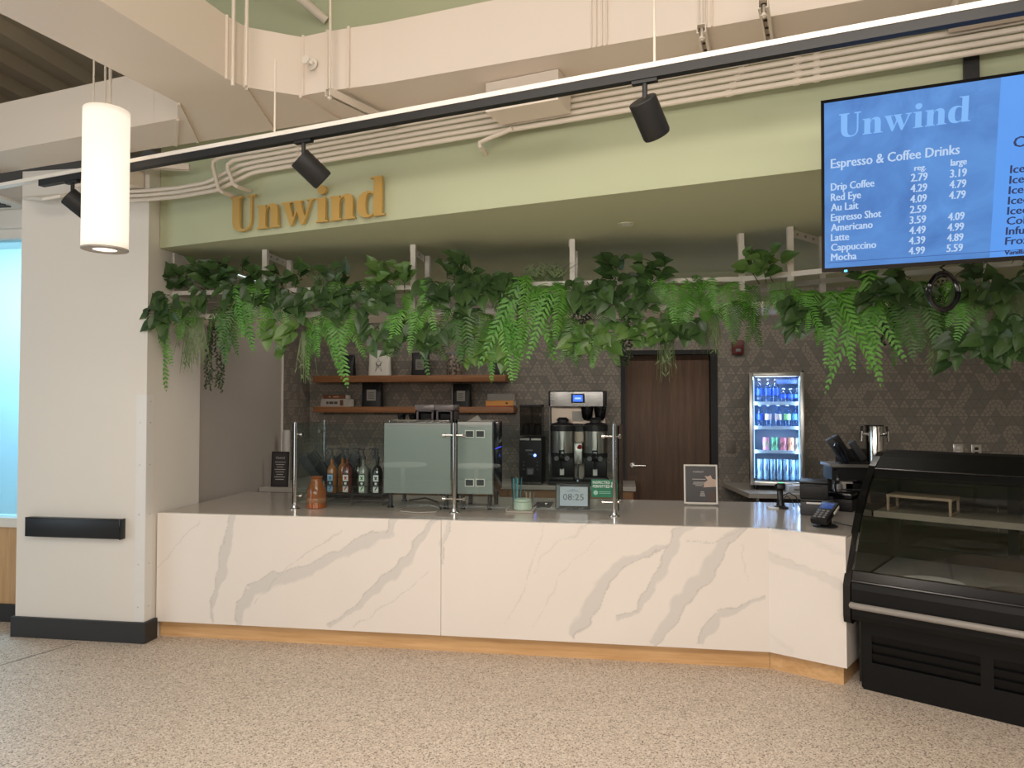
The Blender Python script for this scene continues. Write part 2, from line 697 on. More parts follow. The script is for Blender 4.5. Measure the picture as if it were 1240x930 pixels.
def word_layout(word, gap=.06):
    x, out = 0.0, []
    for ch in word:
        out.append((ch, x))
        x += GLY[ch][1] + gap
    return out, x - gap


# ------------------------------------------------------------------ the setting
struct(MB().box((-9, -5, -.1), (7, 9, 0)).build('floor', FLOORM, smooth=0))
jb = MB()
jp = [onz(0, 806, 0), onz(92, 779, 0)]
jd = (jp[1] - jp[0]).normalized()
js = Vector((-jd.y, jd.x, 0)) * .004
a0, a1 = jp[0] - jd * 2.5, jp[1] + jd * .02
jb.poly([a0 - js + Vector((0, 0, .0015)), a1 - js + Vector((0, 0, .0015)), a1 + js + Vector((0, 0, .0015)), a0 + js + Vector((0, 0, .0015))])
struct(jb.build('floor_joint', mat('floor_joint_strip', (96, 88, 80), .6), smooth=0))

YB = 7.4
dl, dr, dt = ony(752, 500, YB).x, ony(869, 500, YB).x, ony(800, 424, YB).z
wb = MB()
wb.box((-3.6, YB, 0), (dl, YB + .2, SOFF)).box((dr, YB, 0), (6, YB + .2, SOFF)).box((dl, YB, dt), (dr, YB + .2, SOFF))
struct(wb.build('wall_back', PAPERM, smooth=0))
# recessed door
door = thing('door_1', 'x', 'door', ((dl + dr) / 2, YB, 0))
del door['label'], door['category']
struct(door)
fw = .045
fb = MB()
fb.box((dl, YB - .012, 0), (dl + fw, YB + .14, dt)).box((dr - fw - .02, YB - .012, 0), (dr, YB + .14, dt)).box((dl + fw, YB - .012, dt - fw), (dr - fw - .02, YB + .14, dt))
fo = fb.build('door_frame', BLACKM, door, smooth=0, world=True)
pn = MB().box((dl + fw + .003, YB + .09, .01), (dr - fw - .023, YB + .13, dt - fw - .003), .002).build('door_panel', DOORW, door, smooth=0, world=True)
hb = MB()
hz = ony(762, 564, YB).z
hx = dl + fw + .07
hb.tube([(hx, YB + .09, hz), (hx, YB + .03, hz)], .011, 10).tube([(hx, YB + .03, hz), (hx + .13, YB + .03, hz)], .009, 10)
hb.tube([(hx, YB + .088, hz), (hx, YB + .08, hz)], .027, 16)
hb.build('door_handle', CHROME, door, world=True)

XW = -3.36
YC = 6.75
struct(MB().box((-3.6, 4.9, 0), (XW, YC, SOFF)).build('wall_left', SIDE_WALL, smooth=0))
struct(MB().box((-3.6, YC, 0), (XW, YB, SOFF)).build('wall_left_back', PAPERM, smooth=0))
struct(MB().box((XW - .004, YC - .012, 0), (XW + .012, YC + .012, SOFF)).build('trim_1', WHITE_WALL, smooth=0))
# white column in front of it
PX0, PX1, PY = -4.36, -3.335, 4.65
struct(MB().box((PX0, PY, 0), (PX1, 5.3, 3.395)).build('wall_column', WHITE_WALL, smooth=0))
struct(MB().box((PX0 - .02, PY - .022, 0), (PX1 + .024, 4.768, .145), .003).build('baseboard_column', BLACKBASE, smooth=0))
struct(MB().box((-9, 4.95, 0), (PX0, 5.1, .73)).build('wall_window_side', OAKZ, smooth=0))
struct(MB().box((-9, 4.93, 0), (PX0, 4.95, .135)).build('baseboard_left', BLACKBASE, smooth=0))
struct(MB().box((-9, 4.9, 3.05), (PX0, 5.1, 3.395)).build('wall_upper_left', WHITE_WALL, smooth=0))
win = thing('window_1', 'x', 'window', (-6.5, 5.0, .73))
del win['label'], win['category']
struct(win)
MB().box((-9, 4.92, .73), (PX0, 5.1, .80)).box((-9, 4.95, 2.98), (PX0, 5.08, 3.05)).box((PX0 - .05, 4.96, .80), (PX0, 5.08, 2.98)).build('window_frame', WHITE_WALL, win, smooth=0, world=True)
MB().box((-9, 5.01, .80), (PX0 - .05, 5.02, 2.98)).build('window_pane', glass('blue_tinted_window', (196, 226, 240), 1.0), win, smooth=0, world=True)
struct(MB().box((-9, 7.0, 0), (-3.6, 7.1, 3.4)).build('wall_beyond_window', mat('pale_daylit_wall', (234, 240, 240), .8, var=.06, scale=3), smooth=0))
area('daylight_beyond_window', (-6.0, 5.7, 3.2), (R(25), 0, 0), 3.0, .8, 190, (.80, .93, 1.0))
struct(MB().box((-9, 5.11, 3.39), (-3.6, 7.1, 3.42)).build('added_ceiling_beyond_window', WHITE_WALL, smooth=0))  # unseen lid, added to keep the blue window light off the deck
struct(MB().box((6, -1, 0), (6.2, 7.6, ZC)).build('wall_right', WHITE_WALL, smooth=0))

# the green bulkhead: its front turns away from the counter, its underside is the soffit
far = bp(8.6, 0, 0)
fp = [bp(0, 0, SOFF), bp(8.6, 0, SOFF), Vector((far.x, YB + .2, SOFF)), Vector((-3.33, YB + .2, SOFF))]
struct(MB().prism(fp, (0, 0, ZC + .05 - SOFF)).build('wall_front', GREEN, smooth=0))
# corrugated deck overhead
cd = MB()
x = -9.0
prof = []
while x < 6.2:
    prof += [(x, ZC + .10), (x + .16, ZC + .10), (x + .24, ZC), (x + .40, ZC), (x + .48, ZC + .10)]
    x += .48
pts = [(a, -1.5, b) for a, b in prof] + [(prof[-1][0], -1.5, ZC + .2), (prof[0][0], -1.5, ZC + .2)]
struct(cd.prism(pts, (0, 10.6, 0)).build('ceiling', mat('olive_grey_deck', (222, 206, 180), .7), smooth=0))

# ------------------------------------------------------------------ ducts
Z0, ZH = 3.40, .33
duct = thing('air_duct', 'large white rectangular air duct junction running from overhead towards the green bulkhead', 'air duct', bp(1.3, -.6, Z0))
foot = [(1.32, -4.5), (1.111, -1.172), (1.085, -.807), (.892, -.637), (-.447, -.698), (-3.6, -.85), (-3.6, -.46), (-1.18, -.413), (.417, -.319),
        (1.072, -.275), (2.5, -.20), (6.2, -.15), (6.2, -.31), (3.833, -.441), (2.278, -.543), (1.964, -.587), (1.787, -.596), (1.585, -.805),
        (1.573, -.924), (1.90, -4.5)]
MB().prism([bp(s, n, Z0) for s, n in foot], (0, 0, ZH)).build('duct_body', DUCT, duct, smooth=0, world=True)


def strip(a, b, w, h, up, m, name, parent):
    """a thin raised seam between two points"""
    a, b, up = Vector(a), Vector(b), Vector(up).normalized()
    d = (b - a).normalized()
    sd = d.cross(up) * w / 2
    q = MB()
    q.prism([a - sd - up * .002, b - sd - up * .002, b + sd - up * .002, a + sd - up * .002], up * (h + .002))
    return q.build(name, m, parent, smooth=0, world=True)


dn = Vector((0, 0, -1))
for (s1, n1, s2, n2) in ((1.085, -.80, .70, -.31), (1.585, -.80, 1.30, -.27), (.892, -.637, .52, -.325), (1.787, -.60, 1.785, -.25), (1.98, -.585, 1.98, -.24)):
    strip(bp(s1, n1, Z0), bp(s2, n2, Z0), .018, .012, dn, DUCT, 'duct_seam', duct)
for s, n in ((1.573, -.924), (1.585, -.805), (1.80, -.594), (1.96, -.585), (2.09, -.572)):
    q = MB()
    q.tube([bp(s, n - .004, Z0 - .005), bp(s, n - .004, Z0 + ZH + .005)], .009, 6)
    q.build('duct_flange', DUCT, duct, world=True)
for s, n in ((.70, -.64), (.15, -.662), (.02, -.668)):
    MB().tube([bp(s, n - .003, Z0), bp(s, n - .003, Z0 + ZH)], .006, 6).build('duct_flange', DUCT, duct, world=True)
for px in (720, 734, 860):
    p = onz(px, 58 if px < 800 else 36, Z0)
    r = p - BO
    s, n = r.dot(BE), r.dot(BN)
    q = MB()
    for ds in (-.012, .012):
        q.tube([bp(s + ds, -.543 + (s - 2.278) * .0656 - .006, Z0), bp(s + ds, -.543 + (s - 2.278) * .0656 - .006, Z0 + ZH)], .004, 6)
    q.build('duct_strap', DUCT, duct, world=True)

# hanger rods for the ducts, up to the deck
for (px, py, n, lab) in ((282, 60, -.86, 'white threaded rod holding the duct at its left bend'), (298, 60, -.74, 'white threaded rod just right of the one at the left bend of the duct')):
    p = onz(px, 100, Z0)
    r = p - BO
    s = r.dot(BE)
    q = MB()
    q.tube([bp(s + .02, r.dot(BN) - .02, Z0 - .03), bp(s + .02, r.dot(BN) - .02, ZC)], .010, 8)
    tag(q.build('hanger_rod', PIPEW), lab, 'rod', 'rods hanging the ducts')


def strut_channel(s0, n0, s1, n1, z, label, rods=()):
    a, b = bp(s0, n0, z), bp(s1, n1, z)
    d = (b - a)
    L = d.length
    d.normalize()
    sd = Vector((-d.y, d.x, 0))
    t = thing('strut_channel', label, 'strut', (a + b) / 2, group='white strut channels')
    q = MB()
    w, h, th = .041, .041, .004
    up = Vector((0, 0, 1))
    for off0, off1, h0, h1 in ((-w / 2, -w / 2 + th, 0, h), (w / 2 - th, w / 2, 0, h), (-w / 2 + th, w / 2 - th, h - th, h), (-w / 2 + th, -w / 2 + .011, 0, th), (w / 2 - .011, w / 2 - th, 0, th)):
        q.prism([a + sd * off0 + up * h0, a + sd * off1 + up * h0, a + sd * off1 + up * h1, a + sd * off0 + up * h1], d * L)
    q.build('channel', PIPEW, t, smooth=0, world=True)
    k = int(L / .07)
    for i in range(k):
        p = a + d * (.04 + i * .07) + up * (h - th - .0005)
        MB().tube([p, p - up * .001], .012, 10).build('slot_hole', mat('dark_slots', (90, 82, 74), .7), t, smooth=0, world=True)
    for f in rods:
        p = a + d * L * f
        q = MB()
        q.tube([p - up * .02, Vector((p.x, p.y, ZC))], .007, 8)
        q.tube([p - up * .004, p - up * .014], .014, 6)
        q.build('hanger_rod', PIPEW, t, world=True)
    return t


strut_channel(2.02, -.66, 2.10, -.14, 3.335, 'white strut channel hanging on one rod below the duct above the gold sign', (.03, ))
strut_channel(1.10, -.06, 1.60, -.06, 3.44, 'white slotted strut channel lying along the bulkhead above the gold sign')
strut_channel(3.95, -.50, 3.93, -.15, 3.35, 'white strut channel carrying conduits, left of the two near the menu screen', (.1,))
strut_channel(4.22, -.60, 4.22, -.15, 3.35, 'white slotted strut channel carrying conduits, nearest the menu screen', (.1,))
strut_channel(.03, -.40, .42, -.12, 3.30, 'short white strut channel above the left end of the green bulkhead')

# white boxes on the bulkhead
NB = (onz(683, 119, 3.24) - BO).dot(BN)
for (s0, s1, n0, n1, z0, z1, lab) in ((2.80, 3.21, NB, -.14, 3.24, 3.397, 'white square duct stub behind the black track, middle of the bulkhead'),
                                      (4.95, 6.2, -.50, -.14, 3.31, 3.397, 'white duct stub above the menu screen at the right edge'),
                                      (-.42, .0, -.36, -.14, 3.22, 3.33, 'small white duct box above the white column behind the tube lamp')):
    q = MB()
    q.prism([bp(s0, n0, z0), bp(s1, n0, z0), bp(s1, n1, z0), bp(s0, n1, z0)], (0, 0, z1 - z0))
    tag(q.build('duct_box', DUCT, smooth=0), lab, 'duct', 'duct boxes on the bulkhead')

# conduits
NP = -.10
for i in range(5):
    zz = 3.222 + .034 * i
    if i < 3:
        pts = [(-3.98, 4.625, 3.135 + .032 * i), (-3.34, 4.625, 3.135 + .032 * i)]
        pts = [Vector(p) for p in pts] + [bp(.30, NP, 3.137 + .032 * i), bp(.64 - .05 * i, NP, 3.14 + .032 * i), bp(.70 - .05 * i, NP, 3.15 + .032 * i),
                                        bp(.95 - .05 * i, NP, zz - .006), bp(1.02, NP, zz), bp(6.3, NP, zz)]
    else:
        k = i - 3
        s0 = .86 - .13 * k
        ze = 3.135 - .022 * k
        pts = [bp(s0, -.001, ze), bp(s0 - .005, -.12, ze), bp(s0 - .02, -.14, ze + .015), bp(s0 - .07, -.14, zz - .07), bp(s0 - .07, -.14, zz - .035), bp(s0 - .03, -.13, zz - .012),
               bp(s0 + .06, -.115, zz - .003), bp(s0 + .16, NP, zz), bp(6.3, NP, zz)]
    c = thing('conduit_pipe', ('lowest', 'second lowest', 'middle', 'second highest', 'highest')[i] + ' of the five white conduits running along the green bulkhead', 'pipe', bp(3, NP, zz), group='white conduits along the bulkhead')
    MB().tube(pts, .0135, 10).build('pipe', PIPEW, c, world=True)
    for s in (1.35, 4.02 + .02 * i, 4.33 + .01 * (i % 2), 4.42):
        q = MB()
        q.tube([bp(s - .014, NP, zz), bp(s + .014, NP, zz)], .0172, 10)
        q.build('coupling', PIPEW, c, world=True)
q = MB()
p0 = onp(622, 157, bp(0, NP, 0), BN)
p1 = onp(583, 178, bp(0, NP, 0), BN)
p2 = onp(583, 188, bp(0, 0, 0), BN)
up = Vector((0, 0, 1))
q.tube([p0 + BN * -.02, p0 - BE * .08 - BN * .02 - up * .02, p1 - BN * .02 + up * .02, p1 - BN * .015, p2 + BE * .03, p2 + BE * .035 + BN * .01], .0135, 10)
tag(q.build('conduit_pipe', PIPEW), 'short white conduit curling into the bulkhead by the square duct stub', 'pipe')
# diagonal brace above the duct
q = MB()
q.tube([bp(1.05, -.70, 4.62), bp(1.50, -.02, 4.17)], .028, 12)
tag(q.build('diagonal_pipe', PIPEW), 'white slanted pipe above the duct against the green wall', 'pipe')

# sprinkler on the duct corner
p = bp(1.87, -.60, Z0 + .16)
sp = thing('sprinkler_head', 'small white sprinkler valve on the corner of the air duct', 'sprinkler', p)
m = frame_mx(p, BE, Vector((0, 0, 1)), -BN)
MB(m).lathe([(.001, 0), (.032, 0), (.034, .006), (.020, .016), (.012, .02), (.012, .045), (.022, .05), (.022, .062), (.001, .062)], seg=16).build('valve_body', WMETAL, sp, world=True)
MB(m).tube([(.0, 0, .04), (.035, -.02, .05), (.045, -.025, .05)], .009, 8).build('valve_arm', WMETAL, sp, world=True)

# wedge cover on top of the column and the grille beside it
q = MB()
a = onp(25, 240, (0, 4.62, 0), Vector((0, 1, 0)))
z = a.z
q.prism([(PX0, PY, z), (PX0 + .45, PY, z + .01), (PX0 + .45, PY - .16, z - .05), (PX0 + .32, PY - .17, z - .07)], (0, 0, .02))
tag(q.build('sheet_metal_cover', WMETAL, smooth=0), 'white sheet metal wedge at the top left of the white column', 'cover')
v = thing('air_grille', 'dark slotted air grille in a white frame above the window at far left', 'vent', (-5.0, 4.6, 3.19))
MB().box((-5.3, 4.35, 3.19), (-4.5, 4.88, 3.21)).build('grille_frame', WMETAL, v, smooth=0, world=True)
q = MB()
for k in range(9):
    q.box((-5.2, 4.42 + k * .045, 3.180), (-4.6, 4.445 + k * .045, 3.19))
q.build('slats', DGREY, v, smooth=0, world=True)

# ------------------------------------------------------------------ track lighting
TZ = 2.97
ta, tb = onz(50, 226, TZ), onz(1240, 16, TZ)
td = (tb - ta).normalized()
tsd = Vector((-td.y, td.x, 0))
tr = thing('lighting_track', 'long black lighting track below a white channel, crossing the whole view', 'track light rail', (ta + tb) / 2)


def rail(a, b, w, z0, z1, m, name):
    q = MB()
    q.prism([a - tsd * w / 2 + up * z0, a + tsd * w / 2 + up * z0, a + tsd * w / 2 + up * z1, a - tsd * w / 2 + up * z1], b - a)
    return q.build(name, m, tr, smooth=0, world=True)


rail(ta, tb + td * 1.5, .036, 0, .036, BLACKM, 'black_track')
rail(ta - td * .6, tb + td * 1.5, .041, .037, .058, WMETAL, 'white_channel')
for f in (.09, .36, .75):
    p = ta + (tb - ta) * f
    MB().tube([p + up * .057, Vector((p.x, p.y, ZC if f != .36 else 3.40))], .005, 8).build('suspension_rod', PIPEW, tr, world=True)


def track_head(px, py, axis, label, L=.155, r=.056):
    """a spotlight: px,py is the middle of the can"""
    p = None
    t0 = ta
    # point on the track under which the head hangs
    best = None
    for k in range(2000):
        q_ = ta + td * (k * .003)
        d = q_ - EYE
        xx = 620 + F_PX * d.dot(RT) / d.dot(FW)
        if best is None or abs(xx - px) < best[0]:
            best = (abs(xx - px), q_)
    q_ = best[1]
    t = thing('track_spotlight', label, 'spotlight', q_, group='black cylinder spotlights on the track')
    MB().prism([q_ - td * .05 - tsd * .013 - up * .014, q_ + td * .05 - tsd * .013 - up * .014, q_ + td * .05 + tsd * .013 - up * .014, q_ - td * .05 + tsd * .013 - up * .014], up * .014).build('track_adapter', BLACKM, t, smooth=0, world=True)
    ax = Vector(axis).normalized()
    piv = q_ - up * .085
    MB().tube([q_ - up * .01, piv], .0105, 10).build('stem', BLACKM, t, world=True)
    back = piv - ax * .028 - up * .020
    sx = ax.orthogonal().normalized()
    sy = ax.cross(sx)
    m = frame_mx(back, sx, sy, ax)
    MB(m).lathe([(0, 0), (r - .003, 0), (r, .003), (r, L - .01), (r - .004, L), (r - .008, L), (r - .012, L - .03), (0, L - .035)], seg=32).build('can', BLACKM, t, world=True)
    MB(m).lathe([(0, L - .034), (r - .014, L - .034), (r - .014, L - .03), (0, L - .026)], seg=24).build('lens', mat('frosted_lens', (200, 195, 185), .3), t, world=True)
    return t


h_ax = (BN * .62 + BE * .45 + up * -.62)
track_head(88, 240, h_ax, 'black cylinder spotlight at the left end of the track, half behind the tube lamp')
track_head(368, 203, h_ax, 'black cylinder spotlight on the track above the gold sign')
track_head(781, 138, BN * .6 + BE * .25 - up * .75, 'black cylinder spotlight on the track nearest the menu screen')

# ------------------------------------------------------------------ pendant tube lamp
pc = EYE + ray(127, 302) * 3.85
PR = .113
pz = pc.z
ph = .75
pend = thing('pendant_lamp', 'glowing white tube pendant lamp hanging in front of the white column', 'pendant lamp', (pc.x, pc.y, pz))
t = NT('glowing_lamp_shade')
sep = t.n('ShaderNodeSeparateXYZ')
t.l(t.coords('Object'), sep.inputs[0])
t.b.inputs['Base Color'].default_value = lin((214, 200, 184))
t.b.inputs['Emission Color'].default_value = (1.0, .90, .76, 1)
f = t.math('MULTIPLY', t.math('SUBTRACT', 1.0, t.math('ABSOLUTE', t.math('MULTIPLY', t.math('SUBTRACT', sep.outputs[2], .375), 2.5))), 3.0)
t.l(t.math('ADD', .34, t.math('MINIMUM', t.math('MAXIMUM', f, 0.0), .5)), t.b.inputs['Emission Strength'])
SHADE = t.m
MB().lathe([(0, ph), (PR - .002, ph), (PR, ph - .003), (PR, .008), (PR - .002, .004), (.062, .004)], seg=48, caps=False).build('lamp_shade', SHADE, pend)
q = MB()
q.lathe([(.060, -.004), (PR + .001, -.004), (PR + .001, .004), (.060, .004), (.060, -.004)], seg=48, caps=False)
q.build('bottom_ring', mat('grey_lamp_ring', (176, 168, 160), .5), pend)
MB().lathe([(0, -.001), (.059, -.001), (.059, .003), (0, .003)], seg=32).build('diffuser', emit('lamp_diffuser', (255, 240, 218), 1.6), pend)
MB().tube([(-.012, 0, ph), (-.012, 0, ZC - pz)], .0055, 8).build('suspension_rod', PIPEW, pend)
MB().tube([(.018, 0, ph), (.018, 0, ZC - pz)], .008, 8).build('suspension_rod', PIPEW, pend)

# ------------------------------------------------------------------ gold shop name on the bulkhead
sg = thing('wall_sign', 'raised gold serif letters reading Unwind on the green bulkhead', 'sign', bp(1.35, 0, 2.85))
lay, wid = word_layout('Unwind')
sw = 1.255
kx = sw / wid
kz = .238
for ch, x0 in lay:
    q = MB()
    for lp in GLY[ch][0]:
        pts = [bp(.718 + (x0 + a) * kx, -.045, 2.858 + b * kz - .012 * (x0 / wid)) for a, b in lp]
        q.prism(pts, BN * .02)
    # stand-off pins
    ws = GLY[ch][1]
    for fx in (.22, .62 * ws + .05):
        q.tube([bp(.718 + (x0 + min(fx, ws - .12)) * kx, -.03, 2.858 + .05 * kz), bp(.718 + (x0 + min(fx, ws - .12)) * kx, 0, 2.858 + .05 * kz)], .004, 6)
    q.build('sign_letter', GOLD, sg, smooth=0, world=True)

# little round detector in the soffit
p = onz(758, 271, SOFF)
dd = thing('recessed_downlight', 'small round white fitting in the green soffit', 'ceiling light', (p.x, p.y, SOFF))
MB().lathe([(.032, -.002), (.048, -.006), (.05, 0), (.032, 0), (.032, -.002)], seg=28, caps=False).build('trim_ring', GREEN, dd)
MB().lathe([(0, -.004), (.033, -.002), (.033, 0), (0, 0)], seg=24).build('lens', WHITEP, dd)


# ------------------------------------------------------------------ the service counter
CY = 4.77
c0 = Vector((-3.325, CY, 0))
c1 = Vector((.915, CY, 0))
c2 = Vector((1.312, 4.548, 0))
gdir = (c2 - c1).normalized()
gn = Vector((-gdir.y, gdir.x, 0))
counter = thing('service_counter', 'long white veined quartz counter front on a light oak toe kick', 'counter', (-1.2, CY, 0))

# veins: each a wandering band between two edges, with a darker ragged line on one side
random.seed(11)


def vein_map(u, z, veins):
    r = g = 0.0
    for pts, w, side in veins:
        for (a, b, wa, wb) in pts:
            dx, dz = b[0] - a[0], b[1] - a[1]
            L2 = dx * dx + dz * dz
            t = ((u - a[0]) * dx + (z - a[1]) * dz) / L2
            if t < -.02 or t > 1.02:
                continue
            t = min(1, max(0, t))
            cx, cz = a[0] + dx * t, a[1] + dz * t
            L = math.sqrt(L2)
            sgn = ((u - cx) * -dz + (z - cz) * dx) / L
            ww = (wa + (wb - wa) * t)
            k = sgn / max(ww, .001)
            if abs(k) < 1:
                r = max(r, min(1, (1 - abs(k)) * 3.0) * w)
            e = abs(sgn - side * ww * .8)
            if e < .006:
                g = max(g, (1 - e / .006) * w)
    return r, g


def wob(u, z, f, s):
    return (math.sin(u * f + s) + .6 * math.sin(z * f * 1.7 + s * 2.1 + u * 3) + .4 * math.sin(u * f * 3.3 + z * f * 2.9 + s) + .3 * math.sin(u * f * 7.1 - z * f * 6.3 + s * 3)) / 2.3


def slab(origin, ex, length, z0, z1, veins, name, yaw_n):
    """front slab as a fine grid carrying the vein pattern as its own colouring, plus its body"""
    step = .0085
    nu, nz_ = max(2, int(length / step)), int((z1 - z0) / step)
    q = MB()
    vs = []
    cl = []
    for i in range(nu + 1):
        col = []
        for k in range(nz_ + 1):
            u, z = length * i / nu, z0 + (z1 - z0) * k / nz_
            col.append(q.bm.verts.new(origin + ex * u + Vector((0, 0, z))))
            uu = u + .035 * wob(u, z, 9, 1.3) + .008 * wob(u, z, 60, 4)
            zz = z + .03 * wob(z, u, 8, 2.7) + .008 * wob(z, u, 55, 1)
            cl.append(vein_map(uu, zz, veins))
        vs.append(col)
    for i in range(nu):
        for k in range(nz_):
            q.bm.faces.new((vs[i][k], vs[i + 1][k], vs[i + 1][k + 1], vs[i][k + 1]))
    # the slab body behind its face
    bk = yaw_n * .03
    loop = [vs[i][0] for i in range(nu + 1)] + [vs[nu][k] for k in range(1, nz_ + 1)] + [vs[i][nz_] for i in range(nu - 1, -1, -1)] + [vs[0][k] for k in range(nz_ - 1, 0, -1)]
    back = [q.bm.verts.new(v.co + bk) for v in loop]
    n = len(loop)
    for i in range(n):
        q.bm.faces.new((loop[i], loop[(i + 1) % n], back[(i + 1) % n], back[i]))
    nvt = len(cl)
    o = q.build(name, MARBLE, counter, smooth=0, world=True)
    ca = o.data.color_attributes.new('vein', 'FLOAT_COLOR', 'POINT')
    for i, v in enumerate(cl):
        ca.data[i].color = (v[0], v[1], 0, 1)
    for i in range(nvt, len(ca.data)):
        ca.data[i].color = (0, 0, 0, 1)
    return o


def vpx(seq, w, side, org, ex, nrm):
    """vein centre line from measured points with half widths"""
    out = []
    P = []
    for (px, py, hw) in seq:
        r = onp(px, py, org, nrm) - org
        P.append((r.dot(ex), r.z, hw))
    for a, b in zip(P, P[1:]):
        out.append(((a[0], a[1]), (b[0], b[1]), a[2], b[2]))
    return (out, w, side)


EX = Vector((1, 0, 0))
EY = Vector((0, 1, 0))
V1 = [([(281, 622, .025), (276, 655, .05), (267, 690, .045), (258, 725, .022), (254, 757, .012)], 1, -1),
      ([(478, 622, .02), (470, 645, .03), (440, 656, .05), (410, 668, .035), (375, 690, .05), (335, 700, .06), (306, 718, .055), (295, 738, .05), (290, 757, .03)], 1, -1),
      ([(532, 628, .012), (505, 658, .03), (480, 685, .045), (455, 715, .035), (435, 735, .015), (400, 762, .02)], 1, -1),
      ([(547, 630, .02), (540, 655, .02), (536, 680, .008)], .8, 1),
      ([(418, 640, .004), (375, 665, .004), (340, 690, .004), (310, 735, .004)], .5, 0),
      ([(520, 690, .004), (480, 725, .004), (430, 760, .004)], .45, 0),
      ([(240, 630, .004), (215, 660, .005), (190, 690, .004)], .4, 0),
      ([(660, 640, .003), (640, 700, .004), (610, 760, .003)], .35, 0),
      ([(720, 650, .003), (690, 680, .003), (650, 760, .003)], .3, 0)]
V2 = [([(838, 636, .025), (822, 650, .03), (806, 680, .04), (792, 712, .03), (772, 745, .018), (742, 752, .02)], 1, -1),
      ([(812, 658, .012), (780, 668, .02), (752, 680, .04), (733, 700, .045), (716, 726, .06), (706, 750, .05), (694, 772, .03)], 1, 1),
      ([(905, 638, .02), (878, 652, .04), (852, 690, .055), (826, 730, .05), (806, 762, .04), (795, 780, .03)], 1, 1),
      ([(928, 724, .012), (902, 735, .02), (870, 746, .035), (856, 762, .04), (843, 782, .02)], 1, -1),
      ([(905, 640, .004), (870, 653, .006), (835, 656, .004)], .6, 0),
      ([(710, 636, .003), (670, 660, .004), (650, 690, .003)], .35, 0),
      ([(900, 660, .003), (905, 700, .003)], .3, 0)]
seamx = ony(534, 690, CY).x
v1 = [vpx(s, w, sd, c0, EX, EY) for s, w, sd in V1]
slab(c0, EX, seamx - c0.x - .0015, .118, CT, v1, 'front_panel', EY)
o2 = Vector((seamx + .0015, CY, 0))
v2 = [vpx(s, w, sd, o2, EX, EY) for s, w, sd in V2 + V1[2:4] + V1[7:]]
slab(o2, EX, c1.x - o2.x, .118, CT, v2, 'front_panel', EY)
V3 = [([(930, 668, .02), (965, 685, .03), (1000, 698, .03), (1026, 712, .02)], .55, 1), ([(935, 640, .02), (985, 655, .03), (1024, 670, .02)], .25, 0),
      ([(935, 770, .02), (960, 790, .02)], .2, 0)]
v3 = [vpx(s, w, sd, c1, gdir, gn) for s, w, sd in V3]
slab(c1, gdir, (c2 - c1).length, .118, CT, v3, 'corner_panel', gn)
q = MB()
ce = CN                       # the end returns along the display case
e1 = c2 + ce * 1.15
q.prism([c2 + Vector((0, 0, .118)), e1 + Vector((0, 0, .118)), e1 + Vector((0, 0, CT - .012)), c2 + Vector((0, 0, CT - .012))], -CE * .03)
q.build('end_panel', mat('plain_white_quartz', (232, 224, 214), .3), counter, smooth=0, world=True)
# toe kick
kk = .05
q = MB()
q.prism([c0 + EY * kk, c1 + EY * kk + gdir * .01, c1 + EY * (kk + .02) + gdir * .01, c0 + EY * (kk + .02)], (0, 0, .125))
q.build('toe_kick', OAK, counter, smooth=0, world=True)
q = MB()
k0, k1 = c1 + EY * kk + gdir * .012, c2 + gn * kk - gdir * .03
q.prism([k0, k1, k1 + gn * .02, k0 + gn * .02], (0, 0, .125))
q.prism([k1, k1 + ce * .9, k1 + ce * .9 - CE * .02, k1 - CE * .02], (0, 0, .125))
q.build('toe_kick', OAK, counter, smooth=0, world=True)
q = MB()
q.prism([(-3.32, 5.95, 0), (.9, 5.95, 0), (.9, 5.93, 0), (-3.32, 5.93, 0)], (0, 0, CT - .02))
q.build('back_panel', mat('grey_laminate', (120, 114, 106), .5), counter, smooth=0, world=True)
# worktop
q = MB()
lip = .004
outl = [c0 + EY * .030 + EX * .002, c1 + EY * .030 + gdir * .004, c2 + gn * .030 + ce * .001, c2 + ce * 1.15, Vector((1.75, 6.0, 0)), Vector((-3.325, 6.0, 0))]
outl = [Vector((p.x, p.y, CT - .012)) for p in outl]
ot = q.prism(outl, (0, 0, .012)).build('countertop', WORKTOP, smooth=0)
tag(ot, 'glossy grey quartz worktop on the white veined counter', 'countertop')
struct(MB().box((PX1 + .001, CY + .02, 0), (PX1 + .006, CY + .03, .2)).build('trim_2', WHITE_WALL, smooth=0))

# ------------------------------------------------------------------ column fittings
a, b = ony(37, 624, PY), ony(152, 649, PY)
t = thing('wall_box', 'long black box mounted low on the white column', 'wall box', ((a.x + b.x) / 2, PY, (a.z + b.z) / 2))
za, zb = ony(37, 648, PY).z, ony(37, 625, PY).z
MB().box((a.x, PY - .05, za), (b.x - .012, PY, zb), .004).build('box_body', BLACK, t, world=True)
MB().box((b.x - .012, PY - .056, za - .003), (b.x, PY, zb + .003), .003).build('end_cap', BLACKG, t, world=True)
MB().box((a.x + .005, PY - .056, zb - .004), (b.x - .012, PY - .048, zb + .002), .001).build('top_lip', BLACKG, t, world=True)
cg = thing('corner_guard', 'white plastic guard screwed to the right edge of the column', 'corner guard', (PX1, PY, .15))
zt = ony(165, 478, PY).z
q = MB()
q.box((PX1 - .075, PY - .004, .148), (PX1 + .003, PY, zt)).box((PX1, PY, .148), (PX1 + .004, PY + .075, zt))
q.build('guard_strip', WHITEP, cg, smooth=0, world=True)
q = MB()
for z in (.25, .55, .90, 1.25, 1.55, 1.70):
    q.tube([(PX1 - .045, PY - .0065, z), (PX1 - .045, PY - .003, z)], .005, 8)
    q.tube([(PX1 + .003, PY + .04, z), (PX1 + .0065, PY + .04, z)], .005, 8)
q.build('screws', STEEL, cg, world=True)

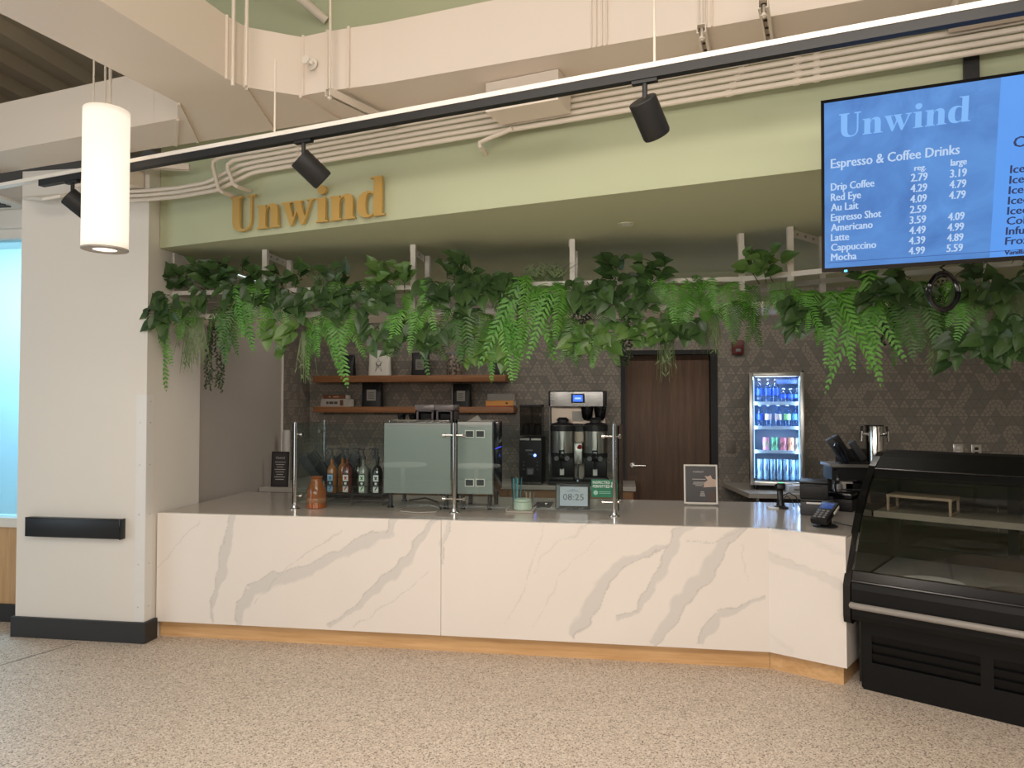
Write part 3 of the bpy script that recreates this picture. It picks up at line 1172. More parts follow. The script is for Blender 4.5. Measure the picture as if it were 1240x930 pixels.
# ------------------------------------------------------------------ back counters
def cab(x0, x1, yf, name_top, lab_top, lab_base, mt, mb, outline=None, doors=3, dark=False):
    t = thing('base_cabinet', lab_base, 'cabinet', ((x0 + x1) / 2, (yf + YB) / 2, 0))
    MB().box((x0 + .02, yf + .05, .08), (x1 - .02, YB - .002, .86), .002).build('cabinet_body', mb, t, smooth=0, world=True)
    MB().box((x0 + .05, yf + .10, 0), (x1 - .05, YB - .01, .08)).build('toe_kick', BLACKM, t, smooth=0, world=True)
    w = (x1 - x0 - .06) / doors
    for i in range(doors):
        d = MB().box((x0 + .03 + i * w + .003, yf + .03, .10), (x0 + .03 + (i + 1) * w - .003, yf + .05, .85), .002).build('cabinet_door', mb, t, smooth=0, world=True)
        hx_ = x0 + .03 + (i + .85) * w
        MB().tube([(hx_, yf + .03, .70), (hx_, yf + .008, .70), (hx_, yf + .008, .80), (hx_, yf + .03, .80)], .005, 8).build('door_handle', STEEL, d, world=True)
    q = MB()
    if outline is None:
        q.box((x0, yf, .86), (x1, YB - .002, .90), .003)
    else:
        q.prism([(a_, b_, .86) for a_, b_ in outline], (0, 0, .04))
    tag(q.build('worktop', mt, smooth=0), lab_top, 'countertop')
    return t


YF1 = 6.82
xe = ony(770, 588, YF1).x
cab(-2.3, xe, YF1, 'worktop', 'pale worktop against the back wall under the coffee brewer', 'oak base cabinet under the coffee brewer left of the door', BACKTOP, CABW, doors=4)
# a return of the same top on the far left
q = MB().box((-3.345, 6.28, .86), (-2.32, YB - .002, .90), .003)
tag(q.build('worktop', BACKTOP, smooth=0), 'pale worktop in the back left corner carrying the black menu board', 'countertop')
t = thing('base_cabinet', 'grey base cabinet in the back left corner behind the counter', 'cabinet', (-2.84, 6.9, 0))
MB().box((-3.34, 6.34, .08), (-2.34, YB - .002, .86), .002).build('cabinet_body', mat('grey_laminate', (120, 114, 106), .5), t, smooth=0, world=True)
MB().box((-3.3, 6.38, 0), (-2.38, YB - .01, .08)).build('toe_kick', BLACKM, t, smooth=0, world=True)
YF2 = 6.52
cab(1.28, 5.8, YF2, 'worktop', 'pale worktop under the drinks fridge with a cut corner', 'dark base cabinet under the drinks fridge', BACKTOP, BLACKM,
    outline=[(1.00, YB - .002), (.98, YB - .05), (1.09, YF2), (5.8, YF2), (5.8, YB - .002)], doors=6)
q = MB()
pl_ = ony(917, 600, YF2 + .06)
q.tube([(pl_.x, YF2 + .06, 0), (pl_.x, YF2 + .06, .86)], .016, 12)
q.tube([(pl_.x, YF2 + .06, 0), (pl_.x, YF2 + .06, .012)], .04, 16)
tag(q.build('table_leg', STEEL), 'thin steel leg holding up the cut corner of the fridge worktop', 'leg')

# ------------------------------------------------------------------ shelves
SD = .26


def shelf(pxl, pxr, pyt, pyb, label):
    Y = YB - SD
    a, b = ony(pxl, pyt, Y), ony(pxr, pyb, Y)
    o = MB().box((a.x, Y, b.z), (b.x, YB - .001, a.z), .003).build('wall_shelf', SHELFW)
    tag(o, label, 'shelf', 'walnut shelves on the back wall')
    return a.x, b.x, Y, a.z


s1 = shelf(379, 612, 455, 462, 'upper walnut wall shelf, half hidden by the hanging plants')
s2 = shelf(379, 622, 492.5, 500, 'lower walnut wall shelf with books and black coffee bags')


def sx(px, Y):
    return ony(px, 480, Y).x


def coffee_bag(pxl, pxr, pyt, shelf_, label, lean=0.0, lab=True, mbag=None, stripes=False):
    Y = shelf_[2] + .09
    x0, x1 = sx(pxl, Y), sx(pxr, Y)
    zt_ = ony(pxl, pyt, Y).z
    H_ = zt_ - shelf_[3]
    w = x1 - x0
    t = thing('coffee_bag', label, 'bag', ((x0 + x1) / 2, Y + .04, shelf_[3]), rz=lean, group='coffee bags on the wall shelves')
    q = MB()
    rows = []
    N, M = 9, 16
    for i in range(N):
        f_ = i / (N - 1)
        dep = .045 * (1 - f_ ** 2.2) + .004
        hw = w / 2 * (1 - .05 * math.sin(f_ * 3.1) + (.02 if f_ > .9 else 0))
        row = []
        for k in range(M + 1):
            an = 2 * math.pi * k / M
            cx_, sy_ = math.cos(an), math.sin(an)
            ex_ = abs(cx_) ** .45 * (1 if cx_ >= 0 else -1)
            ey_ = abs(sy_) ** .45 * (1 if sy_ >= 0 else -1)
            row.append((ex_ * hw, ey_ * dep, f_ * H_ + .004 * math.sin(k * 2.3 + i)))
        rows.append(row)
    q.sheet(rows)
    q.poly([rows[-1][k] for k in range(M)]).poly([rows[0][k] for k in range(M)])
    bmesh.ops.remove_doubles(q.bm, verts=q.bm.verts, dist=.0005)
    q.build('bag_body', mbag or mat('black_bag_foil', (13, 13, 14), .5), t, smooth=60)
    if lab:
        MB().box((-w * .2, -.052, H_ * .25), (w * .24, -.046, H_ * .7)).build('bag_label', mat('grey_bag_label', (128, 124, 118), .6), t, smooth=0)
        q = MB()
        for k in range(5):
            q.box((-w * .13, -.0535, H_ * (.33 + .06 * k)), (w * (.17 - .03 * (k % 2)), -.052, H_ * (.35 + .06 * k)))
        q.build('label_print', mat('label_print_dark', (60, 58, 55), .7), t, smooth=0)
    if stripes:
        q = MB()
        for k in range(8):
            z_ = H_ * (.12 + .1 * k)
            q.prism([(-w * .5, -.034, z_), (-w * .42, -.05, z_ + .02), (-w * .42, -.05, z_ + .028), (-w * .5, -.034, z_ + .008)], (0, .002, 0))
        q.build('stripes', WHITEP, t, smooth=0)
    return t


coffee_bag(437, 462, 463, s2, 'black coffee bag with grey label, left one on the lower shelf')
coffee_bag(547, 570, 465, s2, 'black coffee bag with striped edge, right one on the lower shelf', lean=R(-6), stripes=True)
coffee_bag(414, 428, 430, s1, 'plain narrow black bag at the left end of the upper shelf', lab=False)
coffee_bag(497, 519, 427, s1, 'black bag in the middle of the upper shelf, its label half hidden by fern')
coffee_bag(596, 610, 432, s1, 'plain black bag at the right end of the upper shelf', lab=False)
wb_ = coffee_bag(445, 472, 424, s1, 'white paper bag with a line drawing on the upper shelf', lab=False, mbag=PAPER)
q = MB()
for pts in ([(-.035, .02), (-.02, .09), (-.03, .13)], [(.035, .02), (.02, .09), (.03, .13)], [(-.03, .03), (.03, .12)], [(.03, .03), (-.03, .12)], [(-.028, .09), (.028, .09)], [(-.012, .13), (0, .155), (.012, .13), (-.012, .13)]):
    q.tube([(a_, -.0475, b_ + .02) for a_, b_ in pts], .0016, 5)
q.build('drawing', BLACK, wb_)
vz = thing('patterned_canister', 'brown and grey mottled canister on the upper shelf behind the plants', 'canister', (sx(550, s1[2] + .1), s1[2] + .11, s1[3]))
vt = NT('mottled_bark_print')
vn = vt.noise(45, 4)
cr = vt.n('ShaderNodeValToRGB')
cr.color_ramp.elements[0].position, cr.color_ramp.elements[1].position = .42, .6
cr.color_ramp.elements[0].color, cr.color_ramp.elements[1].color = lin((58, 50, 44)), lin((150, 136, 120))
vt.l(vn.outputs[0], cr.inputs[0])
vt.l(cr.outputs[0], vt.b.inputs['Base Color'])
MB().lathe([(0, 0), (.078, 0), (.08, .004), (.08, .21), (.078, .214), (0, .214)], seg=28).build('canister_body', vt.m, vz)
MB().lathe([(0, .214), (.082, .214), (.082, .232), (.078, .236), (0, .236)], seg=28).build('lid', GREY, vz)


def book(pxl, pxr, pyb, pyt, shelf_, label, cm, dep=.16, tilt=0.0, deco=None):
    Y = shelf_[2] + .02
    x0, x1 = sx(pxl, Y), sx(pxr, Y)
    z0, z1 = ony(pxl, pyb, Y).z, ony(pxl, pyt, Y).z
    return x0, x1, z0, z1, Y


def build_book(x0, x1, z0, z1, Y, label, cm, rz=0.0, deco=None):
    t = thing('book', label, 'book', ((x0 + x1) / 2, Y + .09, z0), rz=rz, group='books lying on the lower shelf')
    w, h = (x1 - x0) / 2, z1 - z0
    q = MB()
    q.box((-w, -.08, 0), (w, .08, .0025)).box((-w, -.08, h - .0025), (w, .08, h)).box((-w, -.081, 0), (w, -.078, h))
    q.build('cover', cm, t, smooth=0)
    MB().box((-w + .003, -.078, .0025), (w - .003, .076, h - .0025)).build('pages', PAPER, t, smooth=0)
    if deco:
        q = MB()
        for (a_, b_) in deco[0]:
            q.box((w * a_, -.0822, h * .34), (w * b_, -.081, h * .66))
        q.build('spine_print', deco[1], t, smooth=0)
    return t


Yb = s2[2] + .02
zs = s2[3]
zf = lambda py: ony(400, py, Yb).z
b1 = (sx(388, Yb), sx(422, Yb))
hb1 = .085
hs = zf(483) - zf(492.5)
build_book(b1[0], b1[1], zs, zs + hs, Yb, 'thick pale grey book at the bottom of the left pile on the lower shelf', mat('pale_grey_cover', (158, 150, 140), .6),
           deco=([(-.6, -.45), (-.4, -.1), (-.05, .2)], mat('label_print_dark', (60, 58, 55), .7)))
q = MB().box((.42 * (b1[1] - b1[0]) / 2 * .9, -.0825, hs * .15), (.42 * (b1[1] - b1[0]) / 2 * .9 + .035, -.081, hs * .85))
bk = bpy.data.objects['book']
q.build('spine_picture', mat('brown_picture', (84, 52, 34), .6), bk, smooth=0)
hs2 = zf(478) - zf(483)
build_book(sx(391, Yb), sx(418, Yb), zs + hs, zs + hs + hs2, Yb, 'dark brown book on top of the pale grey one on the lower shelf', mat('brown_cover', (92, 50, 30), .55),
           deco=([(-.5, -.35), (-.1, .4)], mat('gold_print', (160, 120, 80), .5)))
h3 = .012
build_book(sx(588, Yb), sx(620, Yb), zs, zs + h3, Yb, 'thin red book at the bottom of the right pile on the lower shelf', mat('red_cover', (150, 66, 40), .55), rz=R(4))
h4 = zf(484) - zf(490)
build_book(sx(588, Yb), sx(622, Yb), zs + h3, zs + h3 + h4, Yb, 'orange book in the middle of the right pile on the lower shelf', mat('orange_cover', (196, 134, 60), .55), rz=R(-2),
           deco=([(.45, .6)], BLACK))
build_book(sx(590, Yb), sx(621, Yb), zs + h3 + h4, zs + h3 + h4 + zf(476) - zf(484), Yb, 'dull grey book on top of the orange one on the lower shelf', mat('grey_cover', (120, 116, 110), .65), rz=R(2))

# ------------------------------------------------------------------ wall plates
def plate(px, py, label, kind):
    p = ony(px, py, YB)
    t = thing('outlet_plate', label, 'switch' if kind == 's' else 'outlet', (p.x, YB, p.z))
    MB().box((-.045, -.008, -.06), (.045, 0, .06), .003).build('cover_plate', STEEL if kind != 's' else mat('beige_plate', (120, 112, 102), .5), t)
    if kind == 's':
        MB().box((-.016, -.012, -.033), (.016, -.007, .033), .002).build('rocker', mat('beige_plate', (120, 112, 102), .5), t)
    for z_ in ((-.022, .022) if kind != 's' else ()):
        MB().box((-.017, -.012, z_ - .014), (.017, -.007, z_ + .014), .004).build('socket', WHITEP if kind == 'o' else BLACK, t)
    return t


plate(885, 541, 'grey light switch on the wallpaper between door and fridge', 's')
plate(1160, 545, 'steel outlet plate with pale sockets, left of two above the display case', 'o')
plate(1182, 546, 'steel outlet plate with a black plug, right of two above the display case', 'p')
p = ony(893, 421, YB)
t = thing('fire_alarm', 'dark red wall alarm half hidden by leaves right of the door', 'fire alarm', (p.x, YB, p.z))
MB().box((-.055, -.05, -.07), (.055, 0, .07), .008).build('alarm_body', mat('red_plastic', (96, 26, 22), .4), t)
MB().box((-.025, -.058, -.045), (.025, -.049, -.015), .004).build('strobe_lens', GREY, t)


# ------------------------------------------------------------------ sneeze guard
guard = thing('sneeze_guard', 'clear glass sneeze guard on three steel posts along the counter', 'sneeze guard', (-1.2, 5.09, CT))
PYG = 5.09
px_ = [onz(359, 616, CT).x, onz(549, 622, CT).x, onz(744, 626, CT).x]
GT = ony(549, 513, PYG).z
POSTM = CHROME


def g_post(x, y, knobs):
    q = MB()
    q.tube([(x, y, CT), (x, y, GT)], .0135, 14)
    q.tube([(x, y, GT), (x, y, GT + .006)], .011, 14)
    o = q.build('post', POSTM, guard, world=True)
    MB().lathe([(0, 0), (.038, 0), (.038, .006), (.02, .012), (.016, .03), (0, .03)], (x, y, CT), 20).build('foot_flange', POSTM, o, world=True)
    for (dx, dy) in knobs:
        for z in (GT - .085, CT + .10):
            a_ = Vector((x, y, z))
            b_ = a_ + Vector((dx, dy, 0))
            q = MB()
            q.tube([a_, b_], .005, 8)
            d_ = Vector((dx, dy, 0)).normalized()
            q.tube([b_ - d_ * .008 + Vector((0, -.0, 0)), b_ + d_ * .012], [.014, .016], 12)
            q.build('standoff', POSTM, o, world=True)
    return o


g_post(px_[0], PYG, [(.045, 0)])
g_post(px_[1], PYG, [(-.075, 0), (.07, 0)])
g_post(px_[2], PYG, [(-.075, 0), (.03, .03)])
g_post(px_[0] - .035, PYG + .62, [(-.02, -.05)])


def pane(a, b, z0, z1, th=.01):
    a, b = Vector(a), Vector(b)
    d_ = (b - a).normalized()
    n_ = Vector((-d_.y, d_.x, 0)) * th
    o = MB().prism([a + up * z0, b + up * z0, b + up * z1, a + up * z1], n_).build('glass_pane', GLASS, guard, smooth=0, world=True)
    q = MB()
    e_ = .0012
    for p_, s_ in ((a, -1), (b, 1)):
        c_ = p_ + d_ * s_ * .0008
        q.prism([c_ + up * z0, c_ + d_ * s_ * e_ + up * z0, c_ + d_ * s_ * e_ + n_ + up * z0, c_ + n_ + up * z0], up * (z1 - z0))
    q.prism([a + up * (z1 + .0005), b + up * (z1 + .0005), b + n_ + up * (z1 + .0005), a + n_ + up * (z1 + .0005)], up * .0012)
    q.build('glass_edge', GEDGE, o, smooth=0, world=True)


PG = PYG + .022
pane((px_[0] - .03, PG, 0), (px_[1] - .010, PG, 0), CT + .035, GT - .012)
pane((px_[1] + .010, PG, 0), (px_[2] + .03, PG, 0), CT + .035, GT - .012)
pane((px_[0] - .03, PG + .018, 0), (px_[0] - .055, PYG + .66, 0), CT + .035, GT - .012)
pane((px_[2] + .032, PG + .018, 0), (px_[2] + .06, PYG + .46, 0), CT + .035, GT - .012)
# green inspection notice on the glass
YN = PG - .0035
a, b = ony(716, 602, YN), ony(747.5, 581, YN)
t = thing('inspection_notice', 'green inspected and permitted notice stuck low on the glass by the right post', 'notice', (a.x, YN, a.z))
MB().box((a.x, YN, a.z), (b.x, YN + .003, b.z)).build('card', mat('green_card', (26, 112, 82), .5), t, smooth=0, world=True)
q = MB()
w, h = b.x - a.x, b.z - a.z
q.text('INSPECTED', (a.x + w * .06, YN - .0006, a.z + h * .76), (1, 0, 0), (0, 0, 1), h * .15, 0, 'LEFT', w * .66)
q.text('PERMITTED', (a.x + w * .06, YN - .0006, a.z + h * .54), (1, 0, 0), (0, 0, 1), h * .15, 0, 'LEFT', w * .66)
q.text('&', (a.x + w * .75, YN - .0006, a.z + h * .56), (1, 0, 0), (0, 0, 1), h * .34, 0, 'LEFT', w * .17)
q.build('lettering', mat('white_print', (232, 236, 232), .6), t, smooth=0, world=True)
q = MB()
q.tube([(a.x + w * .17, YN, a.z + h * .26), (a.x + w * .17, YN - .0006, a.z + h * .26)], h * .13, 20)
q.tube([(a.x + w * .87, YN, a.z + h * .24), (a.x + w * .87, YN - .0006, a.z + h * .24)], h * .09, 20)
for k in range(2):
    q.box((a.x + w * .30, YN - .0006, a.z + h * (.30 - .08 * k)), (a.x + w * .74, YN, a.z + h * (.325 - .08 * k)))
q.build('seals', mat('pale_green_print', (150, 190, 176), .6), t, smooth=0, world=True)

# ------------------------------------------------------------------ espresso machines
MY = 5.24


def machine_box(pl_, pr_, pt_, pb_, depth):
    a_, b_ = ony(pl_, pb_, MY), ony(pr_, pt_, MY)
    return a_.x, b_.x, a_.z, b_.z


x0, x1, z0, z1 = machine_box(464, 547.5, 512, 597, .5)
em = thing('espresso_machine', 'wide espresso machine seen from behind its plain steel back panel', 'espresso machine', ((x0 + x1) / 2, MY + .25, CT))
MB().box((x0, MY, z0), (x1, MY + .006, z1), .002).build('back_panel', SATIN, em, smooth=0, world=True)
MB().box((x0 + .004, MY + .006, z0 + .01), (x1 - .004, MY + .46, z1 - .01), .01).build('machine_body', BLACKM, em, world=True)
q = MB()
q.box((x0 - .001, MY - .002, z0), (x0 + .007, MY + .001, z1)).box((x1 - .012, MY - .003, z0), (x1, MY + .001, z1)).box((x0, MY - .002, z1 - .005), (x1, MY + .01, z1 + .002))
q.build('panel_trim', CHROME, em, smooth=0, world=True)
q = MB()
for k in range(4):
    q.box((x0 + .03, MY + .04 + k * .1, z1 - .01), (x1 - .03, MY + .055 + k * .1, z1 + .018), .004)
q.build('cup_rail', CHROME, em, smooth=0, world=True)
for fx in (.08, .90):
    for fy in (.05, .40):
        x_ = x0 + (x1 - x0) * fx
        MB().tube([(x_, MY + fy, CT + .001), (x_, MY + fy, z0 + .012)], .016, 12).tube([(x_, MY + fy, CT), (x_, MY + fy, CT + .012)], .024, 12).build('leg', BLACK, em, world=True)
# small things on the machine
t = thing('cup_stack', 'small dark cups lying along the top of the espresso machine', 'cups', (x0 + .18, MY + .2, z1 + .018))
q = MB()
for k in range(3):
    q.lathe([(0, 0), (.028, 0), (.036, .045), (.033, .045), (.026, .004), (0, .004)], (x0 + .08 + .085 * k, MY + .2 + .02 * (k % 2), z1 + .018), 16)
q.build('cups', BLACKG, t, world=True)

xa, xb, za, zb = machine_box(554, 597, 511, 598, .4)
gm = thing('bean_to_cup_machine', 'second tall steel-backed coffee machine with four square vents and a dark side', 'coffee machine', ((xa + xb) / 2, MY + .2, CT))
DB = .38
MB().box((xa, MY, za), (xb - .004, MY + .006, zb), .002).build('back_panel', SATIN, gm, smooth=0, world=True)
MB().box((xa + .003, MY + .006, za + .005), (xb + .006, MY + DB, zb - .003), .008).build('machine_body', mat('blue_black_gloss_side', (24, 28, 42), .15), gm, world=True)
MB().box((xb - .006, MY - .003, za), (xb + .003, MY + .008, zb + .002)).build('corner_trim', CHROME, gm, smooth=0, world=True)
MB().box((xb + .005, MY + .06, za + (zb - za) * .62), (xb + .0075, MY + DB - .05, za + (zb - za) * .626)).build('light_line', emit('blue_light_line', (60, 70, 255), 2.5), gm, smooth=0, world=True)
for (pl_, pr_, pt_, pb_) in ((563, 574, 521, 530), (576, 587, 521, 530), (563, 574, 580, 589), (576, 587, 580, 589)):
    a_, b_ = ony(pl_, pb_, MY), ony(pr_, pt_, MY)
    q = MB()
    q.box((a_.x, MY - .003, a_.z), (b_.x, MY, b_.z))
    v_ = q.build('vent', WMETAL, gm, smooth=0, world=True)
    q = MB()
    q.box((a_.x + .006, MY - .0036, a_.z + .006), (b_.x - .006, MY - .003, b_.z - .006))
    for k in range(7):
        zz = a_.z + .008 + (b_.z - a_.z - .016) * k / 6
        q.box((a_.x + .006, MY - .0045, zz - .0012), (b_.x - .006, MY - .003, zz + .0012))
    q.build('vent_mesh', DGREY, v_, smooth=0, world=True)
for fx in (.12, .88):
    for fy in (.05, .32):
        x_ = xa + (xb - xa) * fx
        MB().tube([(x_, MY + fy, CT), (x_, MY + fy, za + .01)], .017, 12).build('leg', BLACK, gm, world=True)
q = MB()
q.prism([(xa + .05, MY + .1, zb), (xa + .16, MY + .12, zb), (xa + .12, MY + .14, zb + .045)], (0, .05, 0))
q.box((xa + .14, MY + .05, zb), (xb - .01, MY + .3, zb + .008), .002)
q.build('top_lid', mat('pale_grey_lid', (150, 146, 138), .5), gm, smooth=0, world=True)
# smoked containers standing on the machines
for (pl_, pr_, lab, dy) in ((503, 526, 'left one of two smoky clear containers on top of the espresso machine', .10), (527, 549, 'right one of two smoky clear containers on top of the espresso machine', .08)):
    Y = MY + dy
    zb_ = z1 + .0185
    a_, b_ = ony(pl_, 512, Y), ony(pr_, 490, Y)
    t = thing('bean_hopper', lab, 'container', ((a_.x + b_.x) / 2, Y + .1, zb_), group='smoky containers on the espresso machine')
    w = (b_.x - a_.x) / 2
    H_ = b_.z - zb_
    SM = mat('smoky_plastic', (92, 86, 88), .2)
    q = MB()
    q.box((-w, -.1, 0), (-w + .008, .1, H_ * .6)).box((w - .008, -.1, 0), (w, .1, H_ * .6)).box((-w, .092, 0), (w, .1, H_ * .6)).box((-w, -.1, H_ * .55), (w, .1, H_ * .62))
    q.box((-w, -.1, 0), (-w + .022, -.09, H_ * .6)).box((w - .022, -.1, 0), (w, -.09, H_ * .6))
    q.build('container_body', SM, t, smooth=0)
    MB().box((-w - .003, -.104, H_ * .64), (w + .003, .104, H_), .006).build('lid', mat('smoky_lid', (108, 100, 100), .25), t)
    MB().box((-w + .03, -.07, .004), (w - .03, .06, H_ * .42), .004).build('inner_block', BLACKG, t, smooth=0)

# cables lying under the machines
q = MB()
zc = CT + .006
q.tube([onz(478, 615, zc), onz(500, 610, zc), onz(520, 611, zc), onz(532, 616, zc), onz(528, 620, zc), onz(505, 621, zc), onz(485, 619, zc)], .004, 6)
tag(q.build('power_cable', mat('pale_cable', (176, 170, 160), .5)), 'pale cable looped on the worktop under the espresso machine', 'cable')
q = MB()
q.tube([onz(495, 606, zc + .03), onz(515, 603, zc + .05), onz(530, 608, zc + .02), onz(534, 616, zc)], .007, 6)
tag(q.build('power_cable', BLACK), 'black hose drooping to the worktop under the espresso machine', 'cable')

# ------------------------------------------------------------------ syrup bottles in a wire rack
rkx0, rkx1, rky, = -2.33, -1.86, 5.40
rz_ = CT
SY = 5.42
rack = thing('bottle_rack', 'black wire rack holding the syrup bottles', 'rack', (-2.1, SY, CT))
bx = [ony(p_, 590, SY).x for p_ in (402, 420.5, 440, 457)]
q = MB()
xl, xr = bx[0] - .06, bx[3] + .06
for zz in (CT + .09, CT + .145):
    q.tube([(xl, SY - .06, zz), (xr, SY - .06, zz), (xr, SY + .19, zz + .06), (xl, SY + .19, zz + .06), (xl, SY - .06, zz)], .003, 6)
for x_ in (xl, (xl + xr) / 2, xr):
    q.tube([(x_, SY - .06, CT + .145), (x_, SY - .06, CT + .005), (x_, SY + .19, CT + .005), (x_, SY + .19, CT + .205)], .0035, 6)
q.build('wire_frame', BLACK, rack, world=True)
MB().box((xl, SY - .055, CT + .075), (xr, SY + .185, CT + .082)).build('rack_floor', BLACKM, rack, smooth=0, world=True)


def syrup(x, y, zb_, liquid, accent, label, front=True):
    t = thing('syrup_bottle', label, 'bottle', (x, y, zb_), group='syrup bottles with pumps')
    lm = MATS.get('syrup_' + liquid[0]) or glassy('syrup_' + liquid[0], liquid[1])
    MB().lathe([(0, 0), (.036, 0), (.038, .004), (.038, .180), (.031, .203), (.015, .224), (.014, .262), (.016, .266), (0, .266)], seg=20).build('glass_bottle', lm, t)
    MB().lathe([(0, .267), (.018, .267), (.018, .29), (.009, .296), (.006, .34), (.013, .342), (.013, .352), (0, .354)], seg=14).tube([(0, 0, .347), (-.03, -.03, .347), (-.036, -.036, .338)], .005, 8).build('pump', DGREY, t)
    if front:
        q = MB()
        for k in range(8):
            a0, a1 = R(-90 - 34 + k * 8.5), R(-90 - 34 + (k + 1) * 8.5)
            r_ = .0388
            q.poly([(r_ * math.cos(a0), r_ * math.sin(a0), .012), (r_ * math.cos(a1), r_ * math.sin(a1), .012), (r_ * math.cos(a1), r_ * math.sin(a1), .155), (r_ * math.cos(a0), r_ * math.sin(a0), .155)])
        bmesh.ops.remove_doubles(q.bm, verts=q.bm.verts, dist=.0002)
        lb = q.build('bottle_label', BLACK, t)
        q = MB()
        for (za_, zb2) in ((.022, .064), (.100, .148)):
            q.box((-.021, -.0412, za_), (.021, -.036, zb2))
        q.box((-.021, -.0412, .014), (.021, -.036, .019))
        q.tube([(0, -.036, .082), (0, -.0412, .082)], .010, 12)
        q.build('label_squares', mat('label_' + accent[0], accent[2], .6), lb, smooth=0)
        q = MB()
        for zc_ in (.043, .124):
            q.prism([(-.012, -.0418, zc_ - .012), (-.004, -.0418, zc_ - .014), (.013, -.0418, zc_ + .010), (.006, -.0418, zc_ + .014)], (0, .001, 0))
            if zc_ > .1:
                q.prism([(-.013, -.0418, zc_ + .010), (-.006, -.0418, zc_ + .014), (.012, -.0418, zc_ - .010), (.005, -.0418, zc_ - .014)], (0, .001, 0))
        q.build('label_mark', mat('mark_' + accent[0], accent[1], .6), lb, smooth=0)
    return t


def glassy(name, rgb):
    return mat(name, rgb, .12, var=.05, coat=.6)


sb = CT + .083
AC = {'blue': ('blue', (70, 110, 160), (150, 186, 214)), 'red': ('red', (190, 30, 34), (232, 228, 222)), 'green': ('green', (40, 110, 50), (226, 236, 222)), 'black': ('black', (24, 24, 26), (236, 234, 230))}
LQ = {'amber': ('amber', (150, 92, 44)), 'berry': ('berry', (98, 44, 36)), 'clear': ('clear', (128, 128, 118)), 'dark': ('dark', (38, 32, 30))}
syrup(bx[0], SY, sb, LQ['amber'], AC['blue'], 'syrup bottle with blue label, leftmost in the wire rack')
syrup(bx[1], SY, sb, LQ['berry'], AC['red'], 'syrup bottle with red marks on its label, second in the wire rack')
syrup(bx[2], SY, sb, LQ['clear'], AC['green'], 'syrup bottle with green marks on its label, third in the wire rack')
syrup(bx[3], SY, sb, LQ['dark'], AC['black'], 'syrup bottle with black and white label, next to the steel machine')
for i, (dx, lq) in enumerate(((.045, 'amber'), (.05, 'dark'), (.055, 'clear'))):
    syrup(bx[i] + dx, SY + .11, sb, LQ[lq], AC['black'], ('amber syrup bottle behind the blue-labelled one', 'dark syrup bottle behind the red-marked one', 'clear syrup bottle behind the green-marked one')[i], False)


def lid_organiser(base, n, label, tall=.30, rz=0.0, step=.065, wd=.045):
    """a row of slanted black lid tubes on a foot"""
    t = thing('lid_organiser', label, 'lid holder', base, rz=rz)
    q = MB()
    W_ = n * step
    q.box((-W_ / 2, -.06, 0), (W_ / 2, .10, .012), .003).box((-W_ / 2, .07, 0), (W_ / 2, .085, tall * .55), .003)
    q.build('stand', BLACKM, t)
    for i in range(n):
        x_ = -W_ / 2 + (i + .5) * step
        dz = .03 * math.sin(i * 2.1)
        q = MB()
        q.box((-wd, -.02, 0), (wd, .02, tall + dz), .008, m=Matrix.Translation((x_ - .02 * (i % 2), .02, .03)) @ Matrix.Rotation(R(-34), 4, 'Y') @ Matrix.Rotation(R(10), 4, 'X'))
        q.build('slanted_holder', BLACK if i % 2 else DGREY, t)
    return t


lid_organiser((ony(430, 560, 5.72).x, 5.72, CT), 5, 'black organiser of slanted holders standing behind the syrup bottles', .40, step=.11)

# ------------------------------------------------------------------ amber jug
p = onz(379, 616, CT)
t = thing('glazed_bottle', 'orange brown glazed bottle with short neck at the left end of the counter', 'bottle', (p.x, p.y + .06, CT))
jt = NT('amber_glaze')
jc = jt.mix(jt.noise(9, 3).outputs[0], lin((128, 66, 30)), lin((178, 98, 46)))
jt.l(jc, jt.b.inputs['Base Color'])
jt.b.inputs['Roughness'].default_value = .18
jt.b.inputs['Coat Weight'].default_value = .5
MB().lathe([(0, 0), (.068, 0), (.074, .006), (.075, .05), (.074, .10), (.070, .135), (.058, .168), (.046, .192), (.041, .205), (.041, .222), (.046, .228), (.046, .236), (.040, .237), (.038, .21), (0, .205)], seg=32).build('bottle_body', jt.m, t)
MB().lathe([(.0755, .045), (.0765, .047), (.0765, .075), (.0755, .077)], seg=32).build('glaze_band', mat('pale_glaze_band', (168, 112, 76), .25), t)

